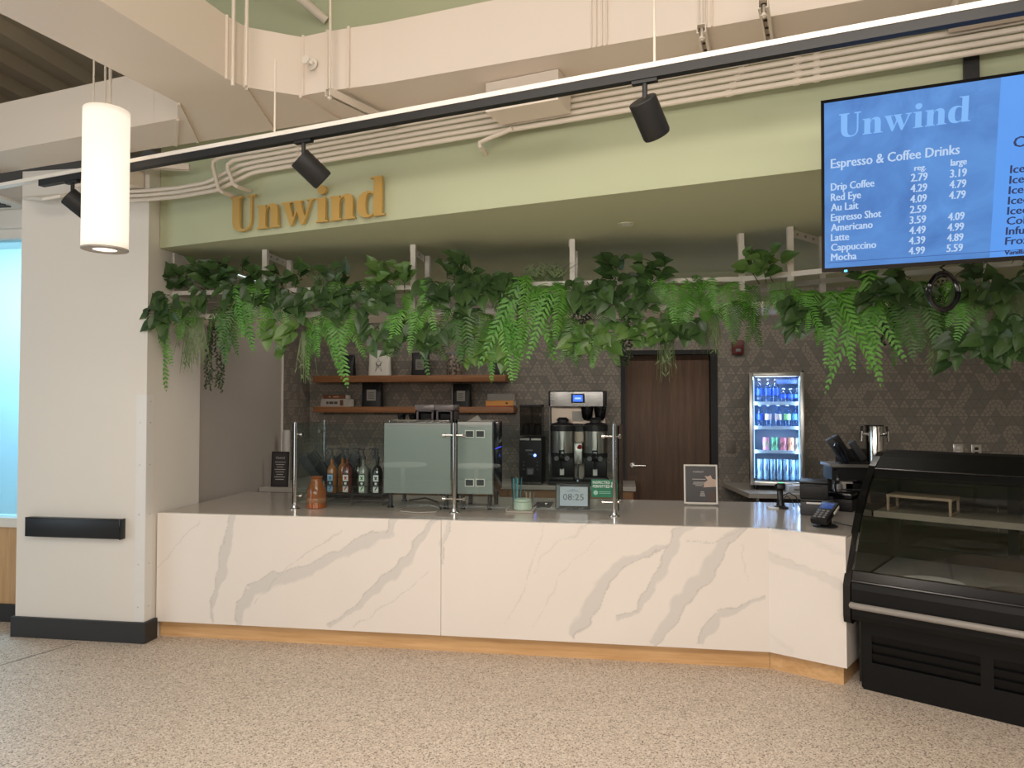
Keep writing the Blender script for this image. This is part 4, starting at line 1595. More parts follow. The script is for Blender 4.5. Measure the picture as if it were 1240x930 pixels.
# ------------------------------------------------------------------ menu board and cylinder in the back left corner
def poster(pl_, pr_, pt_, pb_, Y, zbase, label, fm, cat, lines, picture, title, lean=R(6)):
    a_, b_ = ony(pl_, pb_, Y), ony(pr_, pt_, Y)
    w, h = (b_.x - a_.x), b_.z - zbase
    t = thing('sign_holder', label, cat, (0, 0, 0))
    t.matrix_basis = Matrix.Translation(((a_.x + b_.x) / 2, Y, zbase)) @ Matrix.Rotation(-lean, 4, 'X')
    f_ = .012
    q = MB()
    q.box((-w / 2, -.006, 0), (w / 2, .006, f_)).box((-w / 2, -.006, h - f_), (w / 2, .006, h)).box((-w / 2, -.006, f_), (-w / 2 + f_, .006, h - f_)).box((w / 2 - f_, -.006, f_), (w / 2, .006, h - f_))
    q.build('frame', fm, t, smooth=0)
    MB().box((-w / 2 + f_, -.003, f_), (w / 2 - f_, .003, h - f_)).build('poster', mat('charcoal_poster', (52, 48, 48), .35), t, smooth=0)
    q = MB()
    q.text(title, (-w * .06 if picture else 0, -.0035, h * .79), (1, 0, 0), (0, 0, 1), h * .045 if picture else h * .07, 0, 'CENTER', w * .32 if picture else w * .5)
    q.build('heading', mat('pale_print', (196, 190, 186), .6), t, smooth=0)
    q = MB()
    for (c_, y_, ww_) in lines:
        q.box((c_ * w - ww_ * w / 2, -.0036, h * y_ - h * .008), (c_ * w + ww_ * w / 2, -.003, h * y_ + h * .008))
    q.build('text_lines', mat('pale_print', (196, 190, 186), .6), t, smooth=0)
    q = MB()
    q.box((-.03, .006, 0), (.03, .055, .006)).prism([(-.03, .050, .003), (.03, .050, .003), (.03, .008, h * .6), (-.03, .008, h * .6)], (0, .003, 0))
    q.build('easel_back', fm, t, smooth=0)
    if picture:
        q = MB()
        q.prism([(w * .08, -.0034, h * .42), (w * .46, -.0034, h * .44), (w * .46, -.0034, h * .62), (w * .35, -.0034, h * .64), (w * .30, -.0034, h * .73), (w * .22, -.0034, h * .70), (w * .12, -.0034, h * .71), (w * .21, -.0034, h * .60), (w * .12, -.0034, h * .55)], (0, .001, 0))
        q.build('picture', mat('pale_cup_picture', (202, 176, 160), .5), t, smooth=0)
        MB().box((w * .2, -.0033, h * .05), (w * .44, -.003, h * .32)).build('picture_shade', mat('brown_picture_area', (84, 66, 58), .5), t, smooth=0)
    return t


LN1 = [(-.05, .625, .40), (-.05, .545, .34), (-.05, .505, .36), (-.05, .465, .22)]
LN1 += [(.05, .20 + .035 * k, .16 - .02 * k) for k in range(4)]
pz_ = onz(849, 612, CT)
poster(828.5, 869, 563, 612, pz_.y, CT + .012, 'black promotional sign in a white frame standing on the counter before the door', WMETAL, 'sign', LN1, True, 'MARKET')
pb = bpy.data.objects['sign_holder']
MB().box((-.11, -.02, -.012), (.11, .06, .0), .002).build('foot', mat('clear_grey_foot', (150, 146, 140), .2), pb, smooth=0)
Yp = 6.36
LN2 = [(0, .70 - .07 * k, .62 - .12 * (k % 3)) for k in range(8)]
poster(328, 349, 547, 588, Yp, .90, 'small black menu board with white writing in the back left corner', BLACK, 'sign', LN2, False, 'Unwind', lean=R(4))
p = ony(340, 545, 6.5)
t = thing('cup_tube', 'pale upright cup tube behind the small black menu board', 'cup dispenser', (p.x, 6.62, .90))
MB().lathe([(0, 0), (.05, 0), (.05, .01), (.036, .012), (.036, .50), (.03, .52), (0, .52)], seg=20).build('tube', mat('pale_tube', (186, 182, 176), .4), t)

# ------------------------------------------------------------------ things on the right half behind the glass
p = onz(629, 621, CT)
t = thing('wooden_tray', 'small pale tray on the counter right of the coffee machines', 'tray', (p.x, p.y + .10, CT))
MB().box((-.10, -.11, 0), (.10, .11, .012), .004).build('tray_board', mat('pale_tray', (176, 166, 154), .5), t)
MB().box((-.10, -.11, .012), (-.09, .11, .022), .002).box((.09, -.11, .012), (.10, .11, .022), .002).build('tray_rim', mat('pale_tray', (176, 166, 154), .5), t)
TX, TY, TZ_ = p.x, p.y + .10, CT + .012
t = thing('lidded_jar', 'squat pale green jar with lid on the small tray', 'jar', (TX + .015, TY - .03, TZ_))
JM = mat('pale_celadon', (196, 206, 188), .35)
MB().lathe([(0, 0), (.060, 0), (.068, .008), (.069, .050), (.064, .060), (0, .060)], seg=28).build('jar_body', JM, t)
MB().lathe([(0, .061), (.062, .061), (.065, .066), (.060, .078), (.04, .084), (0, .085)], seg=28).build('lid', JM, t)
for (dx, dy, h, lab, st) in ((-.045, .065, .235, 'tall clear cup with blue stripes standing behind the pale jar', (70, 160, 180)), (.05, .06, .13, 'shorter clear cup with brown stripes behind the pale jar', (170, 140, 120))):
    t = thing('clear_cup', lab, 'cup', (TX + dx, TY + dy, TZ_), group='clear cups behind the pale jar')
    MB().lathe([(0, 0), (.030, 0), (.044, h), (.042, h), (.028, .004), (0, .004)], seg=20).build('cup_body', BOTTLE, t)
    q = MB()
    for an in (-120, -80, -30):
        a0 = R(an)
        q.prism([(.0305 * math.cos(a0), .0305 * math.sin(a0), .02), (.0305 * math.cos(a0 + .25), .0305 * math.sin(a0 + .25), .02), (.0445 * math.cos(a0 + .25), .0445 * math.sin(a0 + .25), h * .95), (.0445 * math.cos(a0), .0445 * math.sin(a0), h * .95)], (.0005, -.0005, 0))
    q.build('stripes', mat('stripe_%d' % st[0], st, .5), t, smooth=0)
# tablet with the certificate-like clock screen
p0, p1 = onz(673, 617, CT), onz(714, 618, CT)
a_, b_ = ony(672.5, 618, p0.y), ony(714.5, 587, p0.y)
t = thing('tablet_display', 'black framed tablet showing a pale clock screen on the counter', 'tablet', ((a_.x + b_.x) / 2, p0.y, CT), rz=0)
w, h = b_.x - a_.x, b_.z - CT
t.matrix_basis = Matrix.Translation(((a_.x + b_.x) / 2, p0.y, CT + .004)) @ Matrix.Rotation(R(-8), 4, 'X')
MB().box((-w / 2, -.008, 0), (w / 2, .010, h), .006).build('tablet_case', BLACK, t)
tt = NT('pale_tablet_screen')
tn = tt.noise(5, 1)
tc = tt.mix(tn.outputs[0], lin((176, 190, 206)), lin((206, 200, 182)))
tt.b.inputs['Base Color'].default_value = (0, 0, 0, 1)
tt.l(tc, tt.b.inputs['Emission Color'])
tt.b.inputs['Emission Strength'].default_value = .62
f1, f2, f3 = .13, .07, .13
MB().box((-w * .5 + w * f1, -.0095, h * .13), (w * .5 - w * f2, -.0075, h * .88)).build('screen', tt.m, t, smooth=0)
q = MB()
q.text('08:25', (w * .02, -.0100, h * .36), (1, 0, 0), (0, 0, 1), h * .24, 0, 'CENTER', w * .60)
for k in range(3):
    q.box((-w * .2 + .02 * k, -.0100, h * (.70 + .035 * k)), (w * .22 - .02 * k, -.0096, h * (.71 + .035 * k)))
q.build('lettering', mat('screen_ink', (70, 74, 84), .5), t, smooth=0)
MB().box((-w / 2 + w * .03, -.009, h * .08), (-w * .5 + w * f1 - .003, -.0076, h * .93)).build('bezel_strip', GREY, t, smooth=0)
MB().box((-.05, -.02, -.004), (.05, .08, .004), .002).prism([(-.03, .07, .004), (.03, .07, .004), (.03, .012, h * .7), (-.03, .012, h * .7)], (0, .004, 0)).build('tablet_stand', BLACKM, t, smooth=0)
t = thing('counter_mat', 'thin black mat with a steel clip left of the tablet', 'mat', onz(660, 612, CT))
MB().box((-.08, -.12, 0), (.05, .16, .006), .002).build('mat_sheet', BLACK, t)
MB().box((-.0, -.03, .006), (.02, .02, .022), .003).build('clip', STEEL, t)

# ------------------------------------------------------------------ back counter machines: grinder and brewer
GY = 6.92
a_, b_ = ony(628.5, 583, GY), ony(656, 490, GY)
gx, gw = (a_.x + b_.x) / 2, (b_.x - a_.x) / 2
t = thing('coffee_grinder', 'tall black double hopper coffee grinder on the back worktop', 'coffee grinder', (gx, GY, .90))
zt_ = b_.z - .90
zm = ony(640, 530, GY).z - .90
MB().box((-gw, 0, .02), (gw, .34, zm), .01).build('grinder_body', BLACKM, t)
MB().box((-gw - .004, -.05, 0), (gw + .004, .34, .025), .004).build('base', BLACK, t)
SMK = glass('smoky_hopper_plastic', (190, 186, 180), .9, .05)
for sgn in (-1, 1):
    cx_ = sgn * gw * .5
    q = MB()
    q.prism([(cx_ - gw * .45, .03, zm + .02), (cx_ + gw * .45, .03, zm + .02), (cx_ + gw * .47, .03, zt_ - .02), (cx_ - gw * .47, .03, zt_ - .02)], (0, .22, 0))
    hp = q.build('hopper', SMK, t, smooth=0)
    MB().box((cx_ - gw * .48, .02, zt_ - .02), (cx_ + gw * .48, .26, zt_), .004).build('hopper_lid', BLACK, hp)
    MB().lathe([(0, zm + .025), (gw * .40, zm + .025), (gw * .40, zm + .10), (gw * .2, zm + .13), (0, zm + .13)], (cx_, .14, 0), 14).build('coffee_beans', mat('dark_beans', (34, 24, 20), .5), hp)
    MB().box((cx_ - gw * .42, -.006, zm - .025), (cx_ + gw * .42, .0, zm - .005)).build('steel_label', STEEL, t, smooth=0)
MB().box((-gw * .42, -.004, zm - .13), (gw * .2, 0, zm - .115)).build('name_plate', GREY, t, smooth=0)
MB().lathe([(0, 0), (.014, 0), (.014, .006), (0, .008)], seg=16, m=Matrix.Translation((gw * .4, 0, zm - .17)) @ Matrix.Rotation(R(90), 4, 'X')).build('power_light', emit('blue_led', (110, 130, 255), 6.0), t)
MB().box((-gw * .2, -.004, zm - .17), (gw * .18, 0, zm - .150)).build('display', mat('dim_blue_display', (50, 60, 84), .3), t, smooth=0)
MB().box((-gw * .32, -.05, zm - .36), (gw * .38, 0, zm - .29), .006).build('spout_block', DGREY, t)
MB().box((-gw * .2, -.053, zm - .35), (gw * .26, -.049, zm - .30)).build('spout_plate', GREY, t, smooth=0)
q = MB()
for sx_ in (-.65, .55):
    for dz in (.23, .26, .30):
        q.tube([(gw * sx_, -.003, zm - dz), (gw * (sx_ + .12), -.003, zm - dz - .012)], .003, 6)
q.build('indicator_marks', GREY, t)

BY = 6.90
a_, b_ = ony(664, 588, BY), ony(736.5, 473, BY)
bxm, bw = (a_.x + b_.x) / 2, (b_.x - a_.x) / 2
bz = .90
BH = b_.z - bz
t = thing('coffee_brewer', 'tall steel twin coffee brewer with a blue display on its head', 'coffee brewer', (bxm, BY, bz))
STL = mat('warm_steel_sheet', (168, 156, 142), .38, 1.0, var=.05)
q = MB()
q.box((-bw + .01, .20, .03), (bw - .03, .26, BH - .11), .004)
q.build('back_column', STL, t, smooth=0)
MB().box((-bw, .02, BH - .15), (bw - .02, .38, BH), .008).build('brewer_head', BLACK, t)
q = MB()
q.sheet([[(-bw + .02 + (2 * bw - .07) * k / 16, -.012 - .02 * math.sin(math.pi * k / 16), z_) for k in range(17)] for z_ in (BH - .15, BH - .012)])
q.build('head_front', CHROME, t)
q = MB()
q.box((-.065, -.040, BH - .118), (.065, -.028, BH - .030), .008)
dsp = q.build('display_bezel', BLACK, t)
MB().box((-.046, -.0415, BH - .105), (.046, -.0395, BH - .042)).build('display', emit('blue_display', (60, 120, 255), 1.2), dsp, smooth=0)
MB().box((-.030, -.042, BH - .082), (.030, -.0412, BH - .066)).build('display_text', emit('pale_blue_text', (170, 205, 255), 1.2), dsp, smooth=0)
MB().box((-.07, .194, BH - .30), (.05, .2, BH - .20)).build('paper_label', PAPER, t, smooth=0)
MB().box((-.05, .193, BH - .40), (.05, .2, BH - .32)).build('dark_label', BLACK, t, smooth=0)
for sgn in (0.28, .72):
    q = MB()
    q.lathe([(0, -.13), (.03, -.13), (.05, -.10), (.062, 0), (0, 0)], (bw * sgn, .12, BH - .155), 20)
    q.build('brew_basket', BLACKG, t)
MB().box((-bw, -.04, 0), (bw, .32, .04), .006).build('base', BLACKM, t)
for sgn in (-1, 1):
    cx_ = sgn * bw * .53 + (.01 if sgn > 0 else 0)
    s_ = thing('thermal_server', ('left' if sgn < 0 else 'right') + ' black and steel thermal coffee server standing in the brewer', 'coffee urn', (bxm + cx_, BY + .06, bz + .04), group='thermal servers in the brewer')
    r_ = bw * .40
    q = MB()
    q.box((-r_, -.10, 0), (r_, .06, .04), .01).box((-r_ * .95, .02, .04), (r_ * .95, .08, .24), .01).lathe([(0, .23), (r_ * 1.02, .23), (r_, .27), (0, .27)], seg=28)
    q.build('server_stand', BLACK, s_)
    MB().lathe([(0, .27), (r_, .27), (r_, .475), (0, .475)], seg=32).build('steel_body', STEEL, s_)
    MB().lathe([(0, .476), (r_ * 1.04, .476), (r_ * 1.04, .535), (r_ * .9, .55), (r_ * .45, .56), (r_ * .40, .585), (r_ * .2, .60), (0, .60)], seg=28).tube([(-r_ * .5, 0, .575), (-r_ * .3, 0, .60), (r_ * .3, 0, .60), (r_ * .5, 0, .575)], .008, 8).build('lid', BLACK, s_)
    MB().box((-.026, -r_ - .03, .20), (.026, -r_ * .6, .30), .006).tube([(0, -r_ - .02, .20), (0, -r_ - .02, .12)], .012, 10).build('faucet', BLACKG, s_)
    q = MB()
    for dx in (-.05, .05):
        q.tube([(dx, -r_ + .01, .22), (dx, -r_ - .018, .22)], .022, 14)
    q.build('badges', GREY, s_)
    MB().tube([(r_ * .2, -r_ - .004, .27), (r_ * .2, -r_ - .004, .47)], .006, 8).build('gauge_tube', CHROME, s_)
    MB().box((-.02, -.105, .06), (.02, -.10, .12)).build('front_label', WHITEP, s_, smooth=0)
MB().box((-.04, -.02, .20), (.04, .19, BH - .50), .006).build('water_column', STEEL, t)
MB().tube([(0, -.05, .20), (0, -.05, .06), (0, -.055, .04)], .010, 8).build('hot_water_tap', CHROME, t)
MB().tube([(.0, -.02, .36), (.02, -.06, .37)], [.012, .022], 12).build('tap_handle', mat('red_knob', (140, 24, 20), .35), t)
q = MB()
x_ = ony(665.5, 540, BY).x - bxm
q.tube([(x_, .0, BH - .15), (x_, .0, .30)], .005, 8).tube([(x_, 0, .30), (x_, 0, .20)], .014, 10).tube([(x_, 0, .20), (x_, 0, .13)], .005, 8)
q.build('cable', GREY, t)


# ------------------------------------------------------------------ drinks fridge
FY = 6.78
a_, b_ = ony(908, 583, FY), ony(972, 451, FY)
fx0, fx1, fz1 = a_.x, b_.x, b_.z
fz0 = .935
BEFORE = set(o.name for o in bpy.data.objects)
FD = .50
fr = thing('drinks_fridge', 'lit glass-door drinks fridge standing on the worktop right of the door', 'fridge', ((fx0 + fx1) / 2, FY, .90))
q = MB()
q.box((fx0, FY + .05, fz0), (fx0 + .03, FY + FD, fz1)).box((fx1 - .03, FY + .05, fz0), (fx1, FY + FD, fz1)).box((fx0 + .03, FY + .05, fz1 - .03), (fx1 - .03, FY + FD, fz1)).box((fx0 + .03, FY + .05, fz0), (fx1 - .03, FY + FD, fz0 + .05)).box((fx0 + .03, FY + FD - .03, fz0 + .05), (fx1 - .03, FY + FD, fz1 - .03))
q.build('fridge_body', BLACKM, fr, smooth=0, world=True)
q = MB()
IW = mat('blue_white_liner', (196, 214, 236), .5)
q.box((fx0 + .03, FY + .08, fz0 + .05), (fx0 + .034, FY + FD - .03, fz1 - .03)).box((fx1 - .034, FY + .08, fz0 + .05), (fx1 - .03, FY + FD - .03, fz1 - .03)).box((fx0 + .034, FY + FD - .034, fz0 + .05), (fx1 - .034, FY + FD - .03, fz1 - .03))
q.build('inner_liner', IW, fr, smooth=0, world=True)
dt_ = .035
dr_ = MB()
dr_.box((fx0, FY, fz0 + .01), (fx0 + dt_, FY + .045, fz1), .004).box((fx1 - dt_, FY, fz0 + .01), (fx1, FY + .045, fz1), .004).box((fx0 + dt_, FY, fz1 - dt_), (fx1 - dt_, FY + .045, fz1), .004).box((fx0 + dt_, FY, fz0 + .01), (fx1 - dt_, FY + .045, fz0 + .01 + dt_), .004)
fdoor = dr_.build('door', STEEL, fr, world=True)
MB().box((fx0 + dt_, FY + .018, fz0 + .045), (fx1 - dt_, FY + .024, fz1 - dt_)).build('door_glass', glass('fridge_door_glass', (246, 249, 252), .7), fdoor, smooth=0, world=True)
LEDM = emit('fridge_led', (150, 195, 255), 3.0)
for x_ in (fx0 + dt_ + .004, fx1 - dt_ - .010):
    MB().box((x_, FY + .052, fz0 + .07), (x_ + .006, FY + .060, fz1 - .05)).build('led_strip', LEDM, fr, smooth=0, world=True)
for k, (nm, loc, sx_, sy_, en) in enumerate((('fridge_light', ((fx0 + fx1) / 2, FY + .06, fz1 - .04), .34, .05, 4.0),)):
    lo = area(nm, loc, (R(-25), 0, 0), sx_, sy_, en * .8, (.56, .77, 1.0))
    lo.parent = fr
    lo.matrix_parent_inverse = fr.matrix_basis.inverted()
for sgn, x_ in ((1, fx0 + dt_ + .012), (-1, fx1 - dt_ - .012)):
    lo = area('fridge_light', (x_, FY + .07, (fz0 + fz1) / 2), (0, R(-90 if sgn > 0 else 90), 0), .9, .03, 3.2, (.56, .77, 1.0))
    lo.rotation_euler = (0, R(-90) if sgn > 0 else R(90), 0)
    lo.rotation_euler.rotate_axis('X', 0)
    lo.parent = fr
    lo.matrix_parent_inverse = fr.matrix_basis.inverted()
for x_ in (fx0 + .05, fx1 - .05):
    for y_ in (FY + .09, FY + FD - .06):
        MB().lathe([(0, 0), (.016, 0), (.016, .036), (0, .036)], (x_, y_, .90), 12).build('foot', BLACK, fr, world=True)
fsz = [ony(940, py, FY + .06).z for py in (488, 517.5, 546.5)]
for z in fsz:
    q = MB()
    q.box((fx0 + .036, FY + .075, z - .012), (fx1 - .036, FY + FD - .05, z)).box((fx0 + .036, FY + .070, z - .018), (fx1 - .036, FY + .075, z + .012))
    q.build('fridge_shelf', mat('pale_blue_shelf', (190, 214, 240), .35), fr, smooth=0, world=True)
MB().box((fx0 + .34 * (fx1 - fx0) + .08, FY + .10, fz1 - .10), (fx1 - .037, FY + .30, fz1 - .035), .004).build('fan_box', mat('blue_fan_box', (40, 70, 120), .5), fr, world=True)
MB().box((fx1 - .02, FY + .02, fz1), (fx1, FY + .05, fz1 + .015)).build('hinge_cap', BLACK, fr, smooth=0, world=True)


def bottle(x, y, z, h, r, lm, lab, liquid=None, group='bottles in the drinks fridge', capm=WHITEP):
    t = thing('drink_bottle', lab, 'bottle', (x, y, z), group=group)
    MB().lathe([(0, 0), (r * .9, 0), (r, .006), (r * .96, h * .12), (r, h * .2), (r, h * .62), (r * .75, h * .76), (r * .36, h * .87), (r * .36, h * .93), (0, h * .93)], seg=16).build('bottle_body', liquid or PET, t)
    MB().lathe([(r * 1.015, h * .32), (r * 1.02, h * .33), (r * 1.02, h * .58), (r * 1.015, h * .59)], seg=16).build('bottle_label', lm, t)
    MB().lathe([(0, h * .93), (r * .42, h * .93), (r * .42, h), (0, h)], seg=12).build('cap', capm, t)
    return t


def can(x, y, z, h, r, c1, c2, lab, group):
    t = thing('drink_can', lab, 'can', (x, y, z), group=group)
    MB().lathe([(0, 0), (r * .8, 0), (r, .008), (r, h * .9), (r * .84, h * .97), (r * .86, h), (r * .78, h), (r * .76, h * .975), (0, h * .975)], seg=20).build('can_body', c1, t)
    q = MB()
    for k in range(5):
        an = R(-150 + 30 * k)
        rr = r * 1.012
        z0_ = h * (.18 + .12 * (k % 3))
        q.poly([(rr * math.cos(an), rr * math.sin(an), z0_), (rr * math.cos(an + .35), rr * math.sin(an + .35), z0_ + h * .05), (rr * math.cos(an + .40), rr * math.sin(an + .40), z0_ + h * .38), (rr * math.cos(an + .1), rr * math.sin(an + .1), z0_ + h * .30)])
    q.build('can_print', c2, t, smooth=0)
    return t


BL1 = mat('blue_bottle_label', (40, 80, 200), .45)
BL2 = mat('pink_white_label', (214, 196, 206), .45)
BL3 = mat('green_bottle_label', (150, 220, 150), .45)
BL4 = mat('light_blue_label', (96, 150, 230), .45)
FYB = FY + .14
fX = lambda px: ony(px, 500, FYB).x
hrow1 = ony(940, 459, FYB).z - fsz[0]
for px, lab in ((916.5, 'tall water bottle, leftmost on the top shelf of the drinks fridge'), (927, 'tall water bottle, second on the top shelf of the drinks fridge'), (935.5, 'tall water bottle, third on the top shelf beside the dark fan box')):
    bottle(fX(px), FYB, fsz[0] + .001, hrow1, .032, BL1, lab)
for px, lab in ((945, 'short blue bottle under the left side of the fan box in the drinks fridge'), (953, 'short blue bottle under the middle of the fan box in the drinks fridge'), (961.5, 'short blue bottle under the right side of the fan box in the drinks fridge')):
    bottle(fX(px), FYB, fsz[0] + .001, hrow1 * .60, .029, (BL1, BL4, BL1)[int(px) % 3], lab)
hrow2 = ony(940, 490, FYB).z - fsz[1]
for px, lm, lab in ((917, BL1, 'blue-labelled bottle at the left end of the second fridge shelf'), (927, BL2, 'pink and white labelled bottle, second from left on the second fridge shelf'), (938.5, BL2, 'pink and white labelled bottle in the middle of the second fridge shelf'), (949, BL3, 'pale green labelled bottle on the second fridge shelf'), (959, BL4, 'light blue labelled bottle at the right end of the second fridge shelf')):
    bottle(fX(px), FYB, fsz[1] + .001, hrow2, .032, lm, lab, None if lm is not BL2 else glassyp if False else None)
hrow3 = ony(940, 529.5, FYB).z - fsz[2]
for px, c1_, c2_, lab in ((924, (226, 150, 190), (120, 180, 90), 'pink and green can, leftmost on the third fridge shelf'), (934, (120, 210, 160), (60, 60, 70), 'green can, second on the third fridge shelf'), (944, (220, 130, 150), (60, 50, 40), 'pink and dark can in the middle of the third fridge shelf'), (953, (226, 172, 140), (150, 80, 60), 'peach can, fourth on the third fridge shelf'), (962.5, (225, 225, 222), (30, 30, 34), 'white can with black stripes at the right of the third fridge shelf')):
    can(fX(px), FYB, fsz[2] + .001, hrow3, .031, mat('can_%d%d' % (c1_[0], c1_[1]), c1_, .3), mat('print_%d%d' % (c2_[0], c2_[2]), c2_, .4), lab, 'cans on the third fridge shelf')
hrow4 = ony(940, 556, FYB).z - (fz0 + .05)
NW = ('leftmost', 'second', 'third', 'fourth', 'fifth', 'sixth', 'rightmost')
for i in range(7):
    can(fX(916.5 + i * 7.6), FYB, fz0 + .051, hrow4, .0275, mat('pale_blue_can', (150, 190, 226), .25, .3), mat('navy_print', (40, 54, 96), .4), NW[i] + ' tall pale blue can on the bottom of the drinks fridge', 'cans on the bottom of the drinks fridge')
# the fridge stands turned a little towards the counter
PV = Vector((fx0, FY, 0))
TURN = Matrix.Translation(PV) @ rotz(R(-9)) @ Matrix.Translation(-PV)
for o in list(bpy.data.objects):
    if o.name not in BEFORE and o.parent is None:
        o.matrix_basis = TURN @ o.matrix_basis
# papers in front of the fridge
p0, p1 = ony(953, 593, FY - .10), ony(979, 583, FY - .10)
t = thing('paper_box', 'flat pale box of papers on the worktop in front of the fridge', 'box', ((p0.x + p1.x) / 2, FY - .1, .90))
w = (p1.x - p0.x) / 2
MB().box((-w, -.06, 0), (w, .09, .06), .002).build('box_body', mat('pale_blue_box', (176, 180, 190), .6), t)
MB().box((-w * .4, -.07, .0605), (w * 1.05, .08, .066), .001).build('papers', PAPER, t, smooth=0)
MB().box((-w * .5, -.062, .018), (w * .5, -.060, .036)).build('print', GREY, t, smooth=0)

# ------------------------------------------------------------------ till corner
p = onz(946, 616, CT)
t = thing('barcode_scanner', 'black handheld scanner with green light in its stand on the counter', 'scanner', (p.x, p.y + .02, CT))
MB().lathe([(0, 0), (.055, 0), (.055, .010), (.03, .022), (.022, .06), (0, .06)], seg=20).build('stand_foot', BLACK, t)
q = MB(Matrix.Translation((0, 0, .05)) @ Matrix.Rotation(R(-14), 4, 'X'))
q.box((-.020, -.018, 0), (.020, .018, .09), .008).box((-.032, -.06, .085), (.032, .04, .135), .012)
q.build('scanner_body', BLACK, t)
MB().box((-.012, -.02, .188), (.018, .005, .194), .002).build('status_light', emit('green_led', (70, 255, 150), 1.6), t)
MB().box((-.10, -.05, 0), (-.02, .02, .012), .004).build('white_pad', WHITEP, t)
q = MB()
q.tube([(.02, .0, .10), (.06, -.02, .12), (.11, -.01, .09), (.14, .0, .01), (.2, .02, .008)], .0045, 6)
q.tube([(.02, .02, .06), (.05, .03, .09), (.09, .03, .06), (.10, .02, .01)], .004, 6)
q.build('cable', DGREY, t)
pb_ = onz(998, 627, CT)
RX, RY = pb_.x + .02, pb_.y + .16
for k, (z_, w_, h_, lab) in enumerate(((CT, .135, .115, 'lower dark grey receipt printer on the counter beside the card reader'), (CT + .116, .115, .125, 'upper black receipt printer stacked on the lower one'))):
    t = thing('receipt_printer', lab, 'printer', (RX - .02 * k, RY + .01 * k, z_), rz=R(-14), group='stacked receipt printers')
    MB().box((-w_, -.10, 0), (w_ * .62, .12, h_ - .018), .008).build('printer_body', DGREY if k == 0 else BLACKM, t)
    MB().box((-w_, -.10, h_ - .017), (w_ * .62, .12, h_), .006).build('printer_lid', BLACK, t)
    MB().box((-w_ * .7, -.104, h_ - .032), (w_ * .2, -.098, h_ - .02), .001).build('paper_slot', WHITEP if k == 0 else BLACK, t)
p = onz(1003, 640, CT)
ct_ = thing('card_reader', 'black card payment terminal with blue screen tilted on a stand at the counter corner', 'card reader', (p.x, p.y + .07, CT), rz=R(-16))
MB().lathe([(0, 0), (.075, 0), (.075, .006), (.06, .016), (.045, .022), (0, .022)], seg=24).build('stand_foot', BLACK, ct_)
MB().tube([(0, 0, .02), (0, .0, .06)], .04, 16).build('stand_neck', BLACKG, ct_)
m = Matrix.Translation((0, 0, .085)) @ Matrix.Rotation(R(-22), 4, 'Z') @ Matrix.Rotation(R(26), 4, 'X')
MB(m).box((-.056, -.11, -.02), (.056, .11, .025), .014).build('terminal_body', BLACK, ct_)
MB(m).box((-.038, .02, .0245), (.038, .085, .0265), .001).build('screen', emit('blue_terminal_screen', (50, 90, 170), .55), ct_)
q = MB(m)
for i in range(3):
    for k in range(4):
        q.box((-.038 + i * .028, -.088 + k * .024, .024), (-.020 + i * .028, -.074 + k * .024, .028), .001)
q.build('keypad', GREY, ct_)
MB(m).box((.0565, .0, -.006), (.060, .085, .012), .001).build('card_slot', PAPER, ct_)
q = MB()
q.tube([(.05, .03, .03), (.10, .01, .02), (.16, .04, .008), (.2, .12, .006)], .004, 6)
q.build('cable', DGREY, ct_)
p = onz(1028, 622, CT)
t = thing('till_base', 'low black till box behind the card reader against the display case', 'till', (p.x + .02, p.y + .22, CT), rz=-CANG)
MB().box((-.11, -.12, 0), (.10, .14, .09), .008).build('till_body', BLACKM, t)
MB().box((-.105, -.13, .095), (.10, .13, .135), .01).build('screen_panel', BLACKG, t)
MB().box((-.03, -.0, .085), (.03, .08, .10)).build('hinge', BLACK, t, smooth=0)

# raised black stand with slanted holders, beside the tap tower
SYY = 5.80
a_, b_ = ony(1006, 566, SYY), ony(1062, 562, SYY)
t = thing('raised_stand', 'black raised stand with a pale top board between till and display case', 'stand', ((a_.x + b_.x) / 2, SYY + .14, CT))
w = (b_.x - a_.x) / 2
hh = a_.z - CT
MB().box((-w, -.14, hh), (w, .16, hh + .025), .003).build('top_board', mat('grey_board', (120, 116, 110), .4), t)
q = MB()
q.box((-w + .02, -.10, hh - .10), (w, .14, hh - .002))
for x_ in (-w + .05, w - .05):
    for y_ in (-.1, .1):
        q.box((x_ - .018, y_ - .018, 0), (x_ + .018, y_ + .018, hh - .1))
q.build('stand_frame', BLACKM, t, smooth=0)
MB().box((-w + .12, -.08, .0), (w - .08, .12, .18), .006).build('lower_box', BLACK, t)
MB().box((-w * .5, -.118, hh - .21), (w * .4, -.10, hh - .165), .004).build('drawer_pull', DGREY, t)
hl = (a_.x + b_.x) / 2
so = lid_organiser((hl + .02, SYY + .06, a_.z + .0255), 3, 'black slanted holders on the raised stand left of the tap tower', .20, step=.075, wd=.026)
sc = thing('clear_scoop', 'translucent scoop leaning among the black holders on the raised stand', 'scoop', (hl - .06, SYY - .05, a_.z + .04))
MB(Matrix.Rotation(R(-28), 4, 'Y')).lathe([(0, 0), (.018, .0), (.026, .05), (.036, .10), (.030, .16), (0, .175)], seg=18).build('scoop_body', glass('milky_plastic', (150, 165, 190), .8, .15), sc)
t = thing('bottle_pump', 'slim white pump bottle on the counter left of the raised stand', 'bottle', (ony(1012, 600, 5.9).x, 5.85, CT))
MB().lathe([(0, 0), (.03, 0), (.032, .01), (.032, .17), (.014, .20), (.014, .22), (0, .22)], seg=18).build('bottle_body', mat('pale_grey_bottle', (150, 150, 152), .3), t)
MB().lathe([(0, .22), (.018, .22), (.018, .245), (.006, .25), (.006, .29), (0, .29)], seg=12).tube([(0, 0, .285), (-.035, -.02, .28)], .006, 8).build('pump', BLACK, t)
